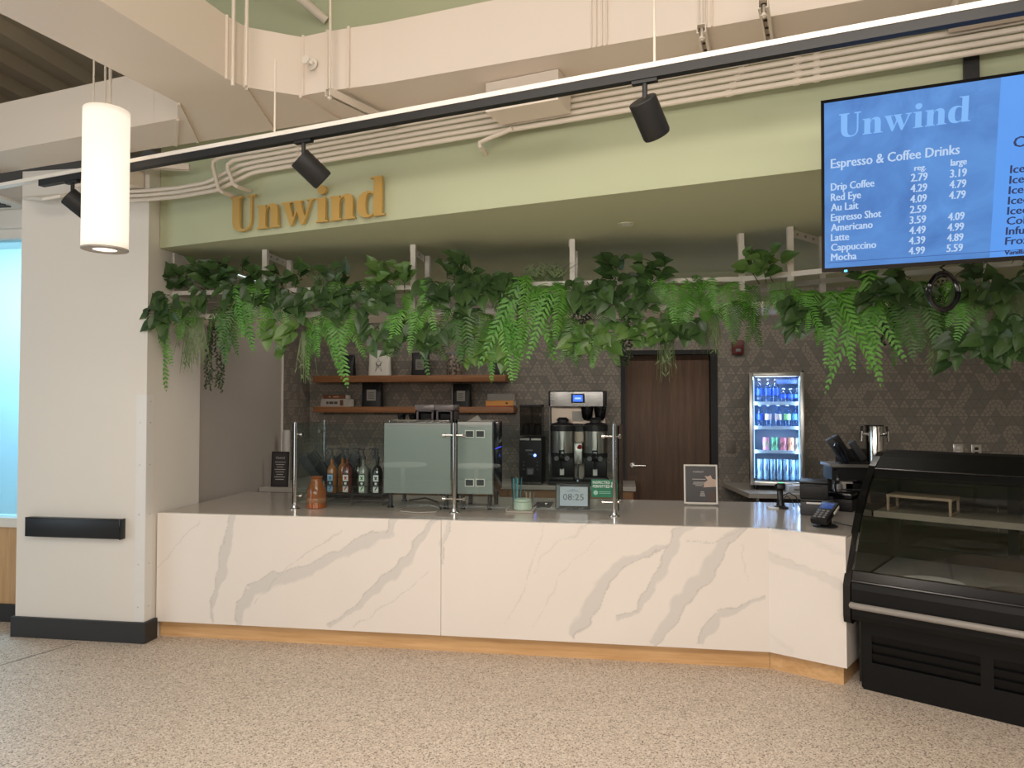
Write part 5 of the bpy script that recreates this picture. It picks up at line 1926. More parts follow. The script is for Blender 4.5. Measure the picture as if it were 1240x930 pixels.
t = thing('paper_carton', 'small white carton on the counter under the raised stand', 'carton', (ony(1022, 600, 5.92).x, 5.9, CT))
MB().box((-.05, -.04, 0), (.05, .04, .19), .003).build('carton_body', mat('white_carton', (196, 190, 182), .6), t)
MB().box((-.03, -.042, .05), (.03, -.0395, .12)).build('carton_print', GREY, t, smooth=0)
# tap tower
TYY = 6.85
a_, b_ = ony(1052, 560, TYY), ony(1074, 515, TYY)
tx, rr = (a_.x + b_.x) / 2, (b_.x - a_.x) / 2
t = thing('tap_tower', 'round polished steel tap tower with two taps behind the display case', 'beverage tap', (tx, TYY + .09, .90))
th_ = b_.z - .90
MB().lathe([(0, 0), (rr * 1.3, 0), (rr * 1.3, .012), (rr, .02), (rr, th_ - .01), (rr * .97, th_), (0, th_)], seg=40).build('tower_column', CHROME, t)
MB().lathe([(rr * .99, th_ - .012), (rr * 1.03, th_ - .012), (rr * 1.03, th_ - .002), (rr * .99, th_), (rr * .99, th_ - .012)], seg=40, caps=False).build('top_ring', BLACK, t)
for an, nm in ((200, 'l'), (-55, 'r')):
    dv = Vector((math.cos(R(an)), math.sin(R(an)), 0))
    q = MB()
    zt2 = th_ - .085
    q.tube([dv * rr * .95 + up * zt2, dv * (rr + .05) + up * zt2], .014, 12).tube([dv * (rr + .055) + up * (zt2 + .03), dv * (rr + .06) + up * (zt2 - .06)], [.012, .009], 10)
    tp = q.build('tap', CHROME, t)
    MB().tube([dv * (rr + .052) + up * (zt2 + .03), dv * (rr + .045) + up * (zt2 + .075)], [.008, .012], 10).build('tap_handle', BLACK, tp)

# ------------------------------------------------------------------ curved glass display case
case = thing('display_case', 'large black refrigerated display case with curved glass front at the right end of the counter', 'display case', CO, rz=-CANG)
SL, SR = .0, 1.42
DB_ = 1.0


def cbuild(q, nm, m_, smooth=0, par=case):
    return q.build(nm, m_, par, smooth=smooth)


q = MB()
q.box((SL + .02, .03, 0), (SR, DB_ - .02, .40))
cbuild(q, 'base_cabinet', CASEBLK)
# the front kick panel with two louvred grilles
gr = ((.085, .625), (.685, 1.225))
gz0, gz1 = .165, .325
q = MB()
q.box((SL + .035, 0, 0), (SR, .03, gz0)).box((SL + .035, 0, gz1), (SR, .03, .42)).box((SL + .035, 0, gz0), (gr[0][0], .03, gz1)).box((gr[0][1], 0, gz0), (gr[1][0], .03, gz1)).box((gr[1][1], 0, gz0), (SR, .03, gz1))
cbuild(q, 'kick_panel', CASEBLK)
for g0, g1 in gr:
    q = MB()
    for k in range(3):
        z = gz0 + .008 + (gz1 - gz0) * k / 3
        q.prism([(g0, .012, z), (g0, .022, z + .002), (g0, .003, z + .047), (g0, -.001, z + .044)], (g1 - g0, 0, 0))
    cbuild(q, 'louvre', CASEBLK)
q = MB()
q.box((SL + .0, .06, .02), (SL + .03, .16, .42))
cbuild(q, 'side_post', BLACKG)
# overhanging front body
q = MB()
q.prism([(SL, .02, .40), (SL, -.085, .42), (SL, -.092, .45), (SL, -.092, .60), (SL, -.08, .64), (SL, .02, .64)], (SR - SL, 0, 0))
cbuild(q, 'front_body', CASEBLK)
q = MB()
q.prism([(SL, -.08, .642), (SL, -.058, .70), (SL, -.02, .70), (SL, -.02, .642)], (SR - SL, 0, 0)).tube([(SL, -.082, .645), (SR, -.082, .645)], .008, 8)
cbuild(q, 'front_sill', BLACKG, 35)
q = MB()
q.tube([(SL + .0, -.098, .508), (SL + .02, -.108, .508), (SR, -.108, .508)], .019, 14)
cbuild(q, 'bumper_rail', mat('grey_bumper', (150, 144, 138), .35), 35)
# deck, walls
q = MB()
q.box((SL + .01, -.02, .56), (SR, DB_ - .06, .62)).box((SL + .01, -.05, .62), (SR, -.02, .68))
cbuild(q, 'display_deck', mat('grey_steel_deck', (150, 148, 145), .35, .2))
# left end panel following the curve
prof = [(-.05, .385), (-.085, .40), (-.098, .44), (-.095, .62), (-.05, .695), (.02, .80), (.085, .90), (.17, 1.01), (.265, 1.11), (.38, 1.20), (.51, 1.28), (.64, 1.335), (.73, 1.356), (.80, 1.36), (DB_, 1.36), (DB_, .385)]
q = MB()
q.prism([(SL - .045, d_, z_) for d_, z_ in prof], (.04, 0, 0))
cbuild(q, 'end_panel', BLACKG)
q = MB()
inner = [(-.03, .62), (-.03, .70), (.04, .80), (.105, .90), (.19, 1.01), (.285, 1.10), (.40, 1.185), (.52, 1.26), (DB_ - .05, 1.26), (DB_ - .05, .62)]
q.prism([(SL - .004, d_, z_) for d_, z_ in inner], (.004, 0, 0))
cbuild(q, 'mirror_liner', mat('dim_mirror_liner', (120, 120, 120), .06, 1.0))
# curved glass
gl = [(-.055, .70), (-.01, .76), (.055, .85), (.12, .94), (.20, 1.035), (.29, 1.12), (.39, 1.19), (.47, 1.235)]
q = MB()
n_ = len(gl)
q.sheet([[(SL, d_, z_) for d_, z_ in gl], [(SR, d_, z_) for d_, z_ in gl]])
q.sheet([[(SL, d_ + .008, z_ - .006) for d_, z_ in gl], [(SR, d_ + .008, z_ - .006) for d_, z_ in gl]])
cbuild(q, 'curved_glass', CGLASS, 60)
# canopy
q = MB()
q.prism([(SL - .003, .44, 1.215), (SL - .003, .475, 1.258), (SL - .003, .64, 1.333), (SL - .003, .74, 1.360), (SL - .003, DB_, 1.360), (SL - .003, DB_, 1.30), (SL - .003, .72, 1.29), (SL - .003, .47, 1.20)], (SR - SL, 0, 0))
cbuild(q, 'canopy', CASEBLK)
q = MB()
q.tube([(SL, .475, 1.262), (SR, .475, 1.262)], .006, 8)
cbuild(q, 'glass_hinge', BLACKG, 35)
# back: frames and sliding doors
q = MB()
q.box((SL, DB_ - .05, .62), (SL + .04, DB_, 1.30)).box((SL, DB_ - .05, .62), (SR, DB_, .70)).box((SL, DB_ - .05, 1.22), (SR, DB_, 1.30)).box((.66, DB_ - .05, .70), (.72, DB_, 1.22)).box((SR - .04, DB_ - .05, .62), (SR, DB_, 1.30))
cbuild(q, 'rear_frame', CASEBLK)
RG = glass('rear_door_glass', (120, 122, 122), 1.0)
for x0_, x1_ in ((.04, .66), (.72, SR - .04)):
    q = MB()
    q.box((x0_, DB_ - .03, .70), (x1_, DB_ - .024, 1.22))
    d_ = cbuild(q, 'sliding_door', RG)
    q = MB()
    q.tube([(x1_ - .05, DB_ - .032, .85), (x1_ - .05, DB_ - .045, .86), (x1_ - .05, DB_ - .045, 1.02), (x1_ - .05, DB_ - .032, 1.03)], .005, 8)
    q.build('door_handle', CHROME, d_)
# mid shelf
q = MB()
q.box((SL + .005, .40, .985), (SR, .82, 1.0), .003).box((SL + .005, .398, .965), (SR, .412, 1.003))
cbuild(q, 'display_shelf', mat('taupe_shelf', (150, 138, 122), .4), 35)
q = MB()
for s_ in (.45, 1.05):
    q.prism([(s_, .42, .964), (s_, .94, .964), (s_, .94, .90)], (.012, 0, 0))
cbuild(q, 'shelf_bracket', CHROME)


def cpt(s_, d_, z_):
    return CM @ Vector((s_, d_, z_))


RIS = wood('pale_riser_wood', (150, 128, 102), (178, 156, 128), .5, 'X', 5)
ris = thing('display_riser', 'low pale wooden riser with two square legs on the shelf inside the display case', 'riser', cpt(.255, .56, 1.0015), rz=-CANG - R(4))
MB().box((-.185, -.10, .088), (.185, .10, .104), .002).build('top_board', RIS, ris, smooth=0)
for sgn in (-1, 1):
    x_ = sgn * .175
    MB().box((x_ - .007, -.10, 0), (x_ + .007, -.086, .088)).box((x_ - .007, .086, 0), (x_ + .007, .10, .088)).box((x_ - .007, -.086, 0), (x_ + .007, .086, .012)).build('leg_frame', RIS, ris, smooth=0)
pt = thing('round_platter', 'round pale platter lying on the deck of the display case', 'platter', cpt(.36, .22, .6205))
MB().lathe([(0, 0), (.10, 0), (.17, .012), (.175, .016), (.168, .017), (.10, .006), (0, .006)], seg=48).build('platter_body', mat('pale_platter', (226, 224, 218), .35), pt)
pt2 = thing('round_platter', 'larger dark round tray right of the pale platter in the display case', 'platter', cpt(.86, .20, .6205))
MB().lathe([(0, 0), (.24, 0), (.27, .008), (.265, .012), (.24, .006), (0, .006)], seg=48).build('platter_body', mat('dark_platter', (110, 108, 104), .2), pt2)
nc = thing('note_card', 'small cream note card lying just behind the display case glass', 'card', cpt(.46, .03, .6225), rz=-CANG + R(8))
MB(Matrix.Rotation(R(18), 4, 'X')).box((-.052, -.02, .008), (.052, .07, .0095)).build('card_sheet', mat('cream_card', (236, 224, 204), .7), nc, smooth=0)
MB(Matrix.Rotation(R(18), 4, 'X')).box((-.052, .06, -.02), (.052, .062, .008)).build('card_foot', mat('cream_card', (236, 224, 204), .7), nc, smooth=0)

# ------------------------------------------------------------------ menu screen
TA, TT, TS = R(14.0), R(20.4), .8333
TX_ = Vector((math.cos(TA), -math.sin(TA), 0))
TNH = Vector((math.sin(TA), math.cos(TA), 0))
TV_ = Vector((0, 0, -1)) * math.cos(TT) + TNH * math.sin(TT)      # down the screen
TBK = TX_.cross(TV_)                                               # away from the viewer
if TBK.dot(TNH) < 0:
    TBK = -TBK
TO = EYE + ray(994, 122) * (3.4752 * TS)
tv = thing('menu_screen', 'wide black menu screen showing a blue coffee price list, tilted down at upper right', 'screen', TO)
TW, THT = 1.237 * .997, .70


def tq(u, v, b=0.0):
    return TO + TX_ * u + TV_ * v + TBK * b


def tbox(u0, v0, u1, v1, b0, b1, nm, m_, par=tv):
    return MB().prism([tq(u0, v0, b0), tq(u1, v0, b0), tq(u1, v1, b0), tq(u0, v1, b0)], TBK * (b1 - b0)).build(nm, m_, par, smooth=0, world=True)


tbox(0, 0, TW, THT, .006, .045, 'screen_housing', BLACK)
bz_ = .012
q = MB()
for u0, v0, u1, v1 in ((0, 0, TW, bz_), (0, THT - .018, TW, THT), (0, bz_, bz_, THT - .018), (TW - bz_, bz_, TW, THT - .018)):
    q.prism([tq(u0, v0), tq(u1, v0), tq(u1, v1), tq(u0, v1)], TBK * .006)
q.build('bezel', BLACKG, tv, smooth=0, world=True)
us = .737 * TS


def screen_mat(name, c1_, c2_, strength, scale):
    t_ = NT(name)
    nz = t_.noise(scale, 5, None, .6)
    nz.inputs['Distortion'].default_value = 1.2
    f_ = t_.math('MULTIPLY_ADD', nz.outputs[0], 1.8, -.4)
    f_ = t_.math('MINIMUM', t_.math('MAXIMUM', f_, 0.0), 1.0)
    t_.b.inputs['Base Color'].default_value = (.01, .01, .012, 1)
    t_.l(t_.mix(f_, lin(c1_), lin(c2_)), t_.b.inputs['Emission Color'])
    t_.b.inputs['Emission Strength'].default_value = strength
    t_.b.inputs['Roughness'].default_value = .35
    return t_.m


SB1 = screen_mat('dark_blue_menu_ground', (48, 104, 178), (92, 156, 230), .95, 3.2)
SB2 = screen_mat('light_blue_menu_ground', (80, 150, 236), (88, 158, 246), .95, 2.0)
scr = tbox(bz_, bz_, us, THT - .018, .002, .006, 'screen_panel', SB1)
scr2 = tbox(us, bz_, TW - bz_, THT - .018, .002, .006, 'screen_panel', SB2)
PALE = emit('pale_screen_letters', (190, 216, 250), .9)
TITLE = emit('title_screen_letters', (124, 184, 250), .95)
DARKT = emit('navy_screen_letters', (26, 44, 92), 1.0)


def tl(q, s_, u, v, h, width=None, align='LEFT'):
    for k in range(3):
        q.text(s_, tq(u * TS + .0013 * k, v * TS, .0012 - .0001 * k), TX_, -TV_, h * TS, 0, align, None if width is None else width * TS)


q = MB()
lay, wid = word_layout('Unwind')
kx = (.628 - .08) * TS / wid
for ch, x0_ in lay:
    for lp in GLY[ch][0]:
        q.prism([tq(.08 * TS + (x0_ + a) * kx, (.182 - b * .108) * TS, .0008) for a, b in lp], TBK * .001)
q.build('title', TITLE, scr, smooth=0, world=True)
rows = (('Drip Coffee', '2.79', '3.19'), ('Red Eye', '4.29', '4.79'), ('Au Lait', '4.09', '4.79'), ('Espresso Shot', '2.59', ''), ('Americano', '3.59', '4.09'), ('Latte', '4.49', '4.99'), ('Cappuccino', '4.39', '4.89'), ('Mocha', '4.99', '5.59'))
LNAME = (.192, .134, .123, .225, .188, .082, .205, .117)
vrow = [.430 + i * (.781 - .430) / 7 for i in range(8)]


def line_part(nm, items, m_, par):
    q = MB()
    for it in items:
        tl(q, *it)
    q.build(nm, m_, par, smooth=0, world=True)


line_part('menu_heading', [('Espresso & Coffee Drinks', .043, .322, .044, .546)], PALE, scr)
line_part('column_heading', [('reg.', .407, .377, .026, .048)], PALE, scr)
line_part('column_heading', [('large', .557, .373, .030, .063)], PALE, scr)
line_part('drink_names', [(r_[0], .043, vrow[i], .036, LNAME[i]) for i, r_ in enumerate(rows)], PALE, scr)
line_part('regular_prices', [(r_[1], .394, vrow[i] - .004, .036, .068) for i, r_ in enumerate(rows)], PALE, scr)
line_part('large_prices', [(r_[2], .556, vrow[i] - .004, .036, .066) for i, r_ in enumerate(rows[:3])], PALE, scr)
line_part('large_prices', [(r_[2], .556, vrow[i] - .004, .036, .066) for i, r_ in enumerate(rows) if i > 3], PALE, scr)
line_part('menu_heading', [('Cold Drinks', .80, .322, .046)], DARKT, scr2)
line_part('drink_names', [(s_, .795, .435 + i * .0468, .036) for i, s_ in enumerate(('Iced Coffee', 'Iced Latte', 'Iced Mocha', 'Iced Americano', 'Iced Tea', 'Cold Brew', 'Infused Tea', 'Frozen'))], DARKT, scr2)
line_part('small_print', [('Vanilla', .795, .81, .022)], DARKT, scr2)
q = MB()
q.prism([tq(.03 * TS, .789 * TS, .0012), tq(1.45 * TS, .789 * TS, .0012), tq(1.45 * TS, .7915 * TS, .0012), tq(.03 * TS, .7915 * TS, .0012)], TBK * .0006)
q.build('rule_line', emit('thin_screen_line', (44, 80, 150), 1.0), scr, smooth=0, world=True)
tbox(.105 * TS, THT - .006, .120 * TS, THT + .002, -.0015, .02, 'power_light', emit('cyan_power_light', (90, 200, 255), 3.0))
# wall plate on the bulkhead and the arm that carries the screen
cu_ = tq(TW / 2, .16, .05)
r_ = cu_ - BO
sp_ = r_.dot(BE)
q = MB()
q.prism([bp(sp_ - .03, -.03, SOFF + .03), bp(sp_ + .03, -.03, SOFF + .03), bp(sp_ + .03, -.001, SOFF + .03), bp(sp_ - .03, -.001, SOFF + .03)], (0, 0, .40))
q.build('wall_plate', BLACK, tv, smooth=0, world=True)
q = MB()
q.tube([cu_ - TBK * .006, bp(sp_, -.02, cu_.z + .04)], .02, 10)
q.build('mount_arm', BLACKM, tv, world=True)

# cable coil hanging under the screen
cc = EYE + ray(1142, 353) * 3.05
t = thing('cable_coil', 'black coiled cable hanging below the menu screen among the plants', 'cable', cc)
q = MB()
for k in range(8):
    pts = []
    rx, rz2 = .058 + .005 * (k % 3), .072 + .005 * ((k * 2) % 3)
    for i in range(25):
        an = 2 * math.pi * i / 24
        pts.append(RT * (rx * math.cos(an) + .004 * k) + up * (rz2 * math.sin(an) + .003 * (k % 2)) + FW * (.006 * k + .004 * math.sin(an * 2 + k)))
    q.tube(pts, .006, 6, caps=False)
q.build('coil', BLACKG, t)
q = MB()
e_ = tq(.60, .60, .03) - cc
q.tube([RT * .03 + up * .075, RT * .02 + up * .11 + FW * .05, e_ - up * .02, e_], .0055, 6)
q.tube([RT * .05 + up * .06, RT * .12 + up * .09 + FW * .06, RT * .2 + up * .14 + FW * .1], .005, 6)
q.build('cable_lead', BLACKG, t)

# two round tables standing in the hall, seen in the guard glass
for x_, y_, lab in ((-3.3, -.35, 'white round pedestal table in the hall, left of the two mirrored in the guard glass'), (-2.15, -.3, 'white round pedestal table in the hall, right of the two mirrored in the guard glass')):
    t = thing('round_table', lab, 'table', (x_, y_, 0), group='round tables in the hall')
    MB().lathe([(0, .725), (.355, .725), (.36, .73), (.36, .75), (.355, .755), (0, .755)], seg=40).build('tabletop', WHITEP, t)
    MB().lathe([(.03, .012), (.03, .725), (0, .725)], seg=20).build('pedestal', WMETAL, t)
    MB().lathe([(0, 0), (.24, 0), (.24, .008), (.05, .016), (0, .016)], seg=36).build('foot', WMETAL, t)


# ------------------------------------------------------------------ hanging trellis
G2 = R(27)
T0 = Vector((-3.40, 4.95, 0))
T1 = Vector((.79, 4.95, 0))
D2 = Vector((math.cos(G2), -math.sin(G2), 0))
N2 = Vector((math.sin(G2), math.cos(G2), 0))
T2 = T1 + D2 * 2.3
TD = .40
ZR, ZL = 2.515, 2.335
tre = thing('hanging_trellis', 'white metal trellis frame hanging from the green soffit over the counter, full of plants', 'trellis', (-1.2, 5.1, 2.3))
bq = .02


def bar(a, b, w, h, nm, m_=WMETAL):
    a, b = Vector(a), Vector(b)
    d_ = (b - a)
    L = d_.length
    d_.normalize()
    if abs(d_.z) > .9:
        sd, u2 = Vector((1, 0, 0)), Vector((0, 1, 0))
    else:
        sd = Vector((-d_.y, d_.x, 0)).normalized()
        u2 = Vector((0, 0, 1))
    q = MB()
    q.prism([a - sd * w / 2 - u2 * h / 2, a + sd * w / 2 - u2 * h / 2, a + sd * w / 2 + u2 * h / 2, a - sd * w / 2 + u2 * h / 2], d_ * L)
    return q.build(nm, m_, tre, smooth=0, world=True)


T0r, T1r = T0 + EY * TD, T1 + EY * TD + EX * .10
T2r = T2 + N2 * TD
for z, h in ((ZR, .032), (ZL, .036)):
    bar(T0 + up * z + EX * .06, T1 + up * z + EX * .015, .032, h, 'rail')
    bar(T1 + up * z, T2 + up * z, .032, h, 'rail')
    bar(T0r + up * z + EX * .06, T1r + up * z + EX * .015, .032, h, 'rail')
    bar(T1r + up * z, T2r + up * z, .032, h, 'rail')
q = MB()
q.prism([T0 + EX * .06 + EY * .02, T1 + EY * .02, T2 + N2 * .02, T2r, T1r, T0r + EX * .06], (0, 0, .008))
q.bm.transform(Matrix.Translation((0, 0, ZL - .022)))
q.build('planting_tray', WMETAL, tre, smooth=0, world=True)
posts = [(T0 + EX * .06, T0r + EX * .06)] + [(Vector((x_, T0.y, 0)), Vector((x_ - .005, T0r.y, 0))) for x_ in (-2.60, -1.47, -.335)] + [(T1, T1r - EX * .03)] + [(T1 + D2 * .315, T1 + D2 * .42 + N2 * TD), (T1 + D2 * 1.3, T1 + D2 * 1.35 + N2 * TD), (T2 - D2 * .02, T2r - D2 * .02)]
for i, (a, b) in enumerate(posts):
    lim = SOFF
    for p_ in (a, b):
        # only hang where the soffit is overhead
        s_ = (p_ - BO).dot(BN)
        top = SOFF if s_ > 0 else 2.95
        bar(p_ + up * (ZL - .018), p_ + up * top, .036, .036, 'post')
    q = MB()
    d_ = (b - a).normalized()
    sd = Vector((-d_.y, d_.x, 0))
    q.prism([a + sd * .022 + up * (SOFF - .05), a + sd * .026 + up * (SOFF - .05), a + sd * .026 + up * SOFF, a + sd * .022 + up * SOFF], b - a)
    br = q.build('bracket', WMETAL, tre, smooth=0, world=True)
    q = MB()
    for f_ in (.3, .55, .8):
        c_ = a + (b - a) * f_ + up * (SOFF - .025)
        q.tube([c_ + sd * .028, c_ + sd * .014], .009, 8)
    q.build('bolts', CHROME, br, smooth=0, world=True)

# ------------------------------------------------------------------ plants


def frond_mesh(L, Wd, seed, m_, up0=30, n=26):
    """one fern frond: arching stalk with two rows of leaflets"""
    rnd = random.Random(seed)
    q = MB()
    p = Vector((0, 0, 0))
    pts, dirs = [], []
    for i in range(n + 1):
        t = i / n
        f_ = min(1.0, t * 2.4)
        an = R(up0 + (-88 - up0) * (f_ * f_ * (3 - 2 * f_)))
        d_ = Vector((math.cos(an), .06 * math.sin(t * 5 + seed), math.sin(an))).normalized()
        pts.append(p.copy())
        dirs.append(d_)
        p = p + d_ * L / n
    q.tube(pts, [.0022 - .0014 * i / n for i in range(n + 1)], 4)
    lay = q.bm.loops.layers.uv.verify()
    Yv = Vector((0, 1, 0))
    for i in range(1, n + 1):
        t = i / n
        prof_ = (min(1, t * 5) ** .7) * (1 - t) ** .55 * 1.15 + .06
        for sgn in (-1, 1):
            ln = Wd / 2 * prof_ * rnd.uniform(.75, 1.15)
            d_ = dirs[min(i, n)]
            nrm = d_.cross(Yv).normalized()
            pd = (Yv * sgn * .86 + d_ * (.50 + rnd.uniform(-.12, .14)) + nrm * rnd.uniform(-.25, .12)).normalized()
            wv = (d_ - pd * d_.dot(pd)).normalized() * (L / n) * .30
            b0 = pts[i]
            m1, m2, tp = b0 + pd * ln * .35, b0 + pd * ln * .72 - nrm * ln * .03, b0 + pd * ln - nrm * ln * .10
            rows = [[b0 - wv * .5, b0, b0 + wv * .5], [m1 - wv, m1 + nrm * .002, m1 + wv], [m2 - wv * .75, m2 + nrm * .001, m2 + wv * .75], [tp - wv * .1, tp, tp + wv * .1]]
            us_ = [[(a, .1), (a, .5), (a, .9)] for a in (0, .35, .7, 1)]
            q.sheet(rows, us_)
    me = bpy.data.meshes.new('frond')
    for f in q.bm.faces:
        f.smooth = True
    q.bm.to_mesh(me)
    q.bm.free()
    me.materials.append(m_)
    return me


FR = {}
for key, m_ in (('b', FERN_B), ('d', FERN_D)):
    FR[key] = [frond_mesh(1.0, .30, 3 + k, m_, up0=(35, 20, 50)[k], n=(23, 20, 26)[k]) for k in range(3)]


def out_dir(px):
    return Vector((0, -1, 0)) if px < 905 else -N2


def spot(px, py, back=0.0):
    """a measured spot on the front of the trellis"""
    if px < 905:
        return ony(px, py, T0.y - .03 + back)
    return onp(px, py, T1 - N2 * (.03 - back), N2)


def fern(px, py, lpx, label, key='b', n=7, spread=60, seed=0, wd=1.0, back=0.0, cat='fern'):
    rnd = random.Random(seed * 7 + int(px))
    base = spot(px, py, back - .03)
    dist = (base - EYE).dot(FW)
    L = lpx * dist / F_PX
    od = out_dir(px)
    rz = math.atan2(od.y, od.x)
    t = thing('hanging_fern', label, cat, base, rz=rz, group='ferns on the trellis')
    for i in range(n):
        o = bpy.data.objects.new('frond', FR[key][rnd.randrange(3)])
        COL.objects.link(o)
        o.parent = t
        az = R(-spread + 2 * spread * i / max(1, n - 1) + rnd.uniform(-9, 9)) * .8
        k = L * (1.0 if i == n // 2 else rnd.uniform(.55, .95)) * 1.28
        w = rnd.uniform(.9, 1.2) * wd
        kk_ = min(k, .42)
        o.matrix_basis = Matrix.Translation((rnd.uniform(-.03, .04), (i / max(1, n - 1) - .5) * spread / 60 * .24 + rnd.uniform(-.03, .03), rnd.uniform(-.05, .04))) @ Matrix.Rotation(az, 4, 'Z') @ Matrix.Rotation(R(rnd.uniform(-28, 28)), 4, 'X') @ Matrix.Diagonal((kk_ * .7, .44 * w, k, 1))
    return t


def add_leaf(q, base, d_, nrm, L, W_):
    """a heart-shaped leaf, folded along its midrib and drooping to the tip"""
    d_ = d_.normalized()
    sd = d_.cross(nrm)
    sd = sd.normalized() if sd.length > 1e-4 else d_.orthogonal().normalized()
    nrm = sd.cross(d_).normalized()
    prof_ = [(-.07, .30), (.06, .86), (.22, 1.0), (.42, .92), (.62, .66), (.82, .30), (1.0, .02)]
    rows, us_ = [], []
    for (t, w) in prof_:
        mid = base + d_ * L * max(t, 0) - nrm * L * .16 * max(t, 0) ** 2
        lobe = d_ * L * (t if t < 0 else 0)
        hw = W_ / 2 * w
        rows.append([mid + lobe * 1.0 + sd * hw + nrm * hw * .28 + (d_ * 0), mid + sd * hw * .5 + nrm * hw * .16 + lobe * .6, mid, mid - sd * hw * .5 + nrm * hw * .16 + lobe * .6, mid + lobe - sd * hw + nrm * hw * .28])
        us_.append([(t, .5 + .5 * w), (t, .5 + .25 * w), (t, .5), (t, .5 - .25 * w), (t, .5 - .5 * w)])
    q.sheet(rows, us_)


def pothos(px, py, wpx, hpx, label, m_=None, n=26, seed=0, up_=.35, back=0.0, name='pothos_plant', cat='plant', group='leafy plants on the trellis', Lr=(.07, .13)):
    rnd = random.Random(seed * 13 + int(px) + int(py))
    base = spot(px, py, back + .0)
    dist = (base - EYE).dot(FW)
    s_ = dist / F_PX
    od = out_dir(px)
    rz = math.atan2(od.y, od.x) + math.pi / 2          # local -Y points outward
    t = thing(name, label, cat, base, rz=rz, group=group)
    n = int(n * 1.5)
    q, qs = MB(), MB()
    nv = max(3, n // 7)
    k = 0
    for v in range(nv):
        xo = (v + .5) / nv - .5
        ex_ = Vector((xo * wpx * s_ * 1.15, 0, 0))
        hl = hpx * s_ * rnd.uniform(.45, .9)
        goes_up = rnd.random() < up_
        m = n // nv + (1 if v < n % nv else 0)
        pts = [Vector((ex_.x * .6, .05, -.02))]
        for i in range(m):
            f_ = (i + .6) / m
            if goes_up:
                p = Vector((ex_.x + rnd.uniform(-.05, .05), -.02 - .06 * f_ + rnd.uniform(-.03, .06), .02 + .14 * f_))
            else:
                p = Vector((ex_.x + rnd.uniform(-.04, .04), -.04 - .06 * math.sin(min(1, f_ * 1.5) * 1.5), .03 - hl * f_))
            pts.append(p)
            L = rnd.uniform(*Lr)
            ang = rnd.uniform(-1.2, 1.2)
            dv = Vector((math.sin(ang) * .9, -rnd.uniform(.15, .55), -math.cos(ang) * (.75 if not goes_up else -.15) + rnd.uniform(-.15, .2)))
            nr = Vector((rnd.uniform(-.5, .5), -1.0, rnd.uniform(.1, .75)))
            lb = p + Vector((math.sin(ang) * .03, -.03, .0))
            add_leaf(q, lb, dv, nr, L, L * rnd.uniform(.66, .90))
            qs.tube([p, lb], .0018, 4)
        qs.tube(pts, .0028, 5)
    q.build('leaves', m_ or LEAF_D, t, smooth=60)
    qs.build('stems', STEM, t)
    return t


def string_plant(px, py, lpx, label, n=5, spread=16, seed=0, back=0.0):
    rnd = random.Random(seed + int(px))
    base = spot(px, py, back)
    s_ = (base - EYE).dot(FW) / F_PX
    od = out_dir(px)
    t = thing('string_plant', label, 'plant', base, rz=math.atan2(od.y, od.x) + math.pi / 2, group='string plants on the trellis')
    q, qs = MB(), MB()
    for v in range(n):
        x = (v / max(1, n - 1) - .5) * spread * s_
        y = rnd.uniform(-.03, .03)
        L = lpx * s_ * rnd.uniform(.7, 1)
        pts = []
        k = int(L / .009)
        for i in range(k + 1):
            f_ = i / k
            p = Vector((x + .008 * math.sin(f_ * 6 + v), y - .03 * math.sin(min(1, f_ * 6) * 1.57), .03 * (1 - min(1, f_ * 8)) - L * f_))
            pts.append(p)
            c = p + Vector((rnd.uniform(-.009, .009), rnd.uniform(-.009, .009), 0))
            dv = Vector((rnd.uniform(-1, 1), rnd.uniform(-1, .2), rnd.uniform(-1, .2)))
            add_leaf(q, c, dv, Vector((0, -1, .3)), .022, .015)
        qs.tube(pts[::3] + [pts[-1]], .0012, 4)
    q.build('leaves', STRINGM, t, smooth=60)
    qs.build('stems', STEM, t)
    return t


def grass(px, py, wpx, hpx, label, n=70, seed=0, upward=False, back=0.0, m_=None):
    rnd = random.Random(seed + int(px) + int(py))
    base = spot(px, py, back)
    s_ = (base - EYE).dot(FW) / F_PX
    od = out_dir(px)
    t = thing('trailing_grass', label, 'plant', base, rz=math.atan2(od.y, od.x) + math.pi / 2, group='grassy plants on the trellis')
    t['kind'] = 'thing'
    q = MB()
    for i in range(n):
        x0 = rnd.uniform(-.3, .3) * wpx * s_
        x1 = x0 + rnd.uniform(-.35, .35) * wpx * s_
        L = hpx * s_ * rnd.uniform(.5, 1.05)
        rows, us_ = [], []
        N = 7
        for k in range(N + 1):
            f_ = k / N
            if upward:
                p = Vector((x0 + (x1 - x0) * f_ ** 1.5 * 1.4, -.05 * f_ + .02, L * f_ * (1 - .35 * f_)))
            else:
                p = Vector((x0 + (x1 - x0) * f_, -.05 * math.sin(min(1, f_ * 3) * 1.57), .04 * math.sin(min(1, f_ * 4) * 3.14) - L * f_ ** 1.3))
            w = .0042 * (1 - f_ * .85)
            rows.append([p - Vector((w, 0, 0)), p + Vector((w, .002, 0))])
            us_.append([(f_, .2), (f_, .8)])
        q.sheet(rows, us_)
        if i % 3 == 0:
            for k in range(3):
                c = Vector((x0 + (x1 - x0) * (.4 + .2 * k), -.045, (-L if not upward else L * .6) * (.4 + .22 * k)))
                add_leaf(q, c, Vector((rnd.uniform(-1, 1), -.3, -.8 if not upward else .6)), Vector((0, -1, .2)), .045, .008)
    q.build('blades', m_ or GRASSM, t, smooth=60)
    return t


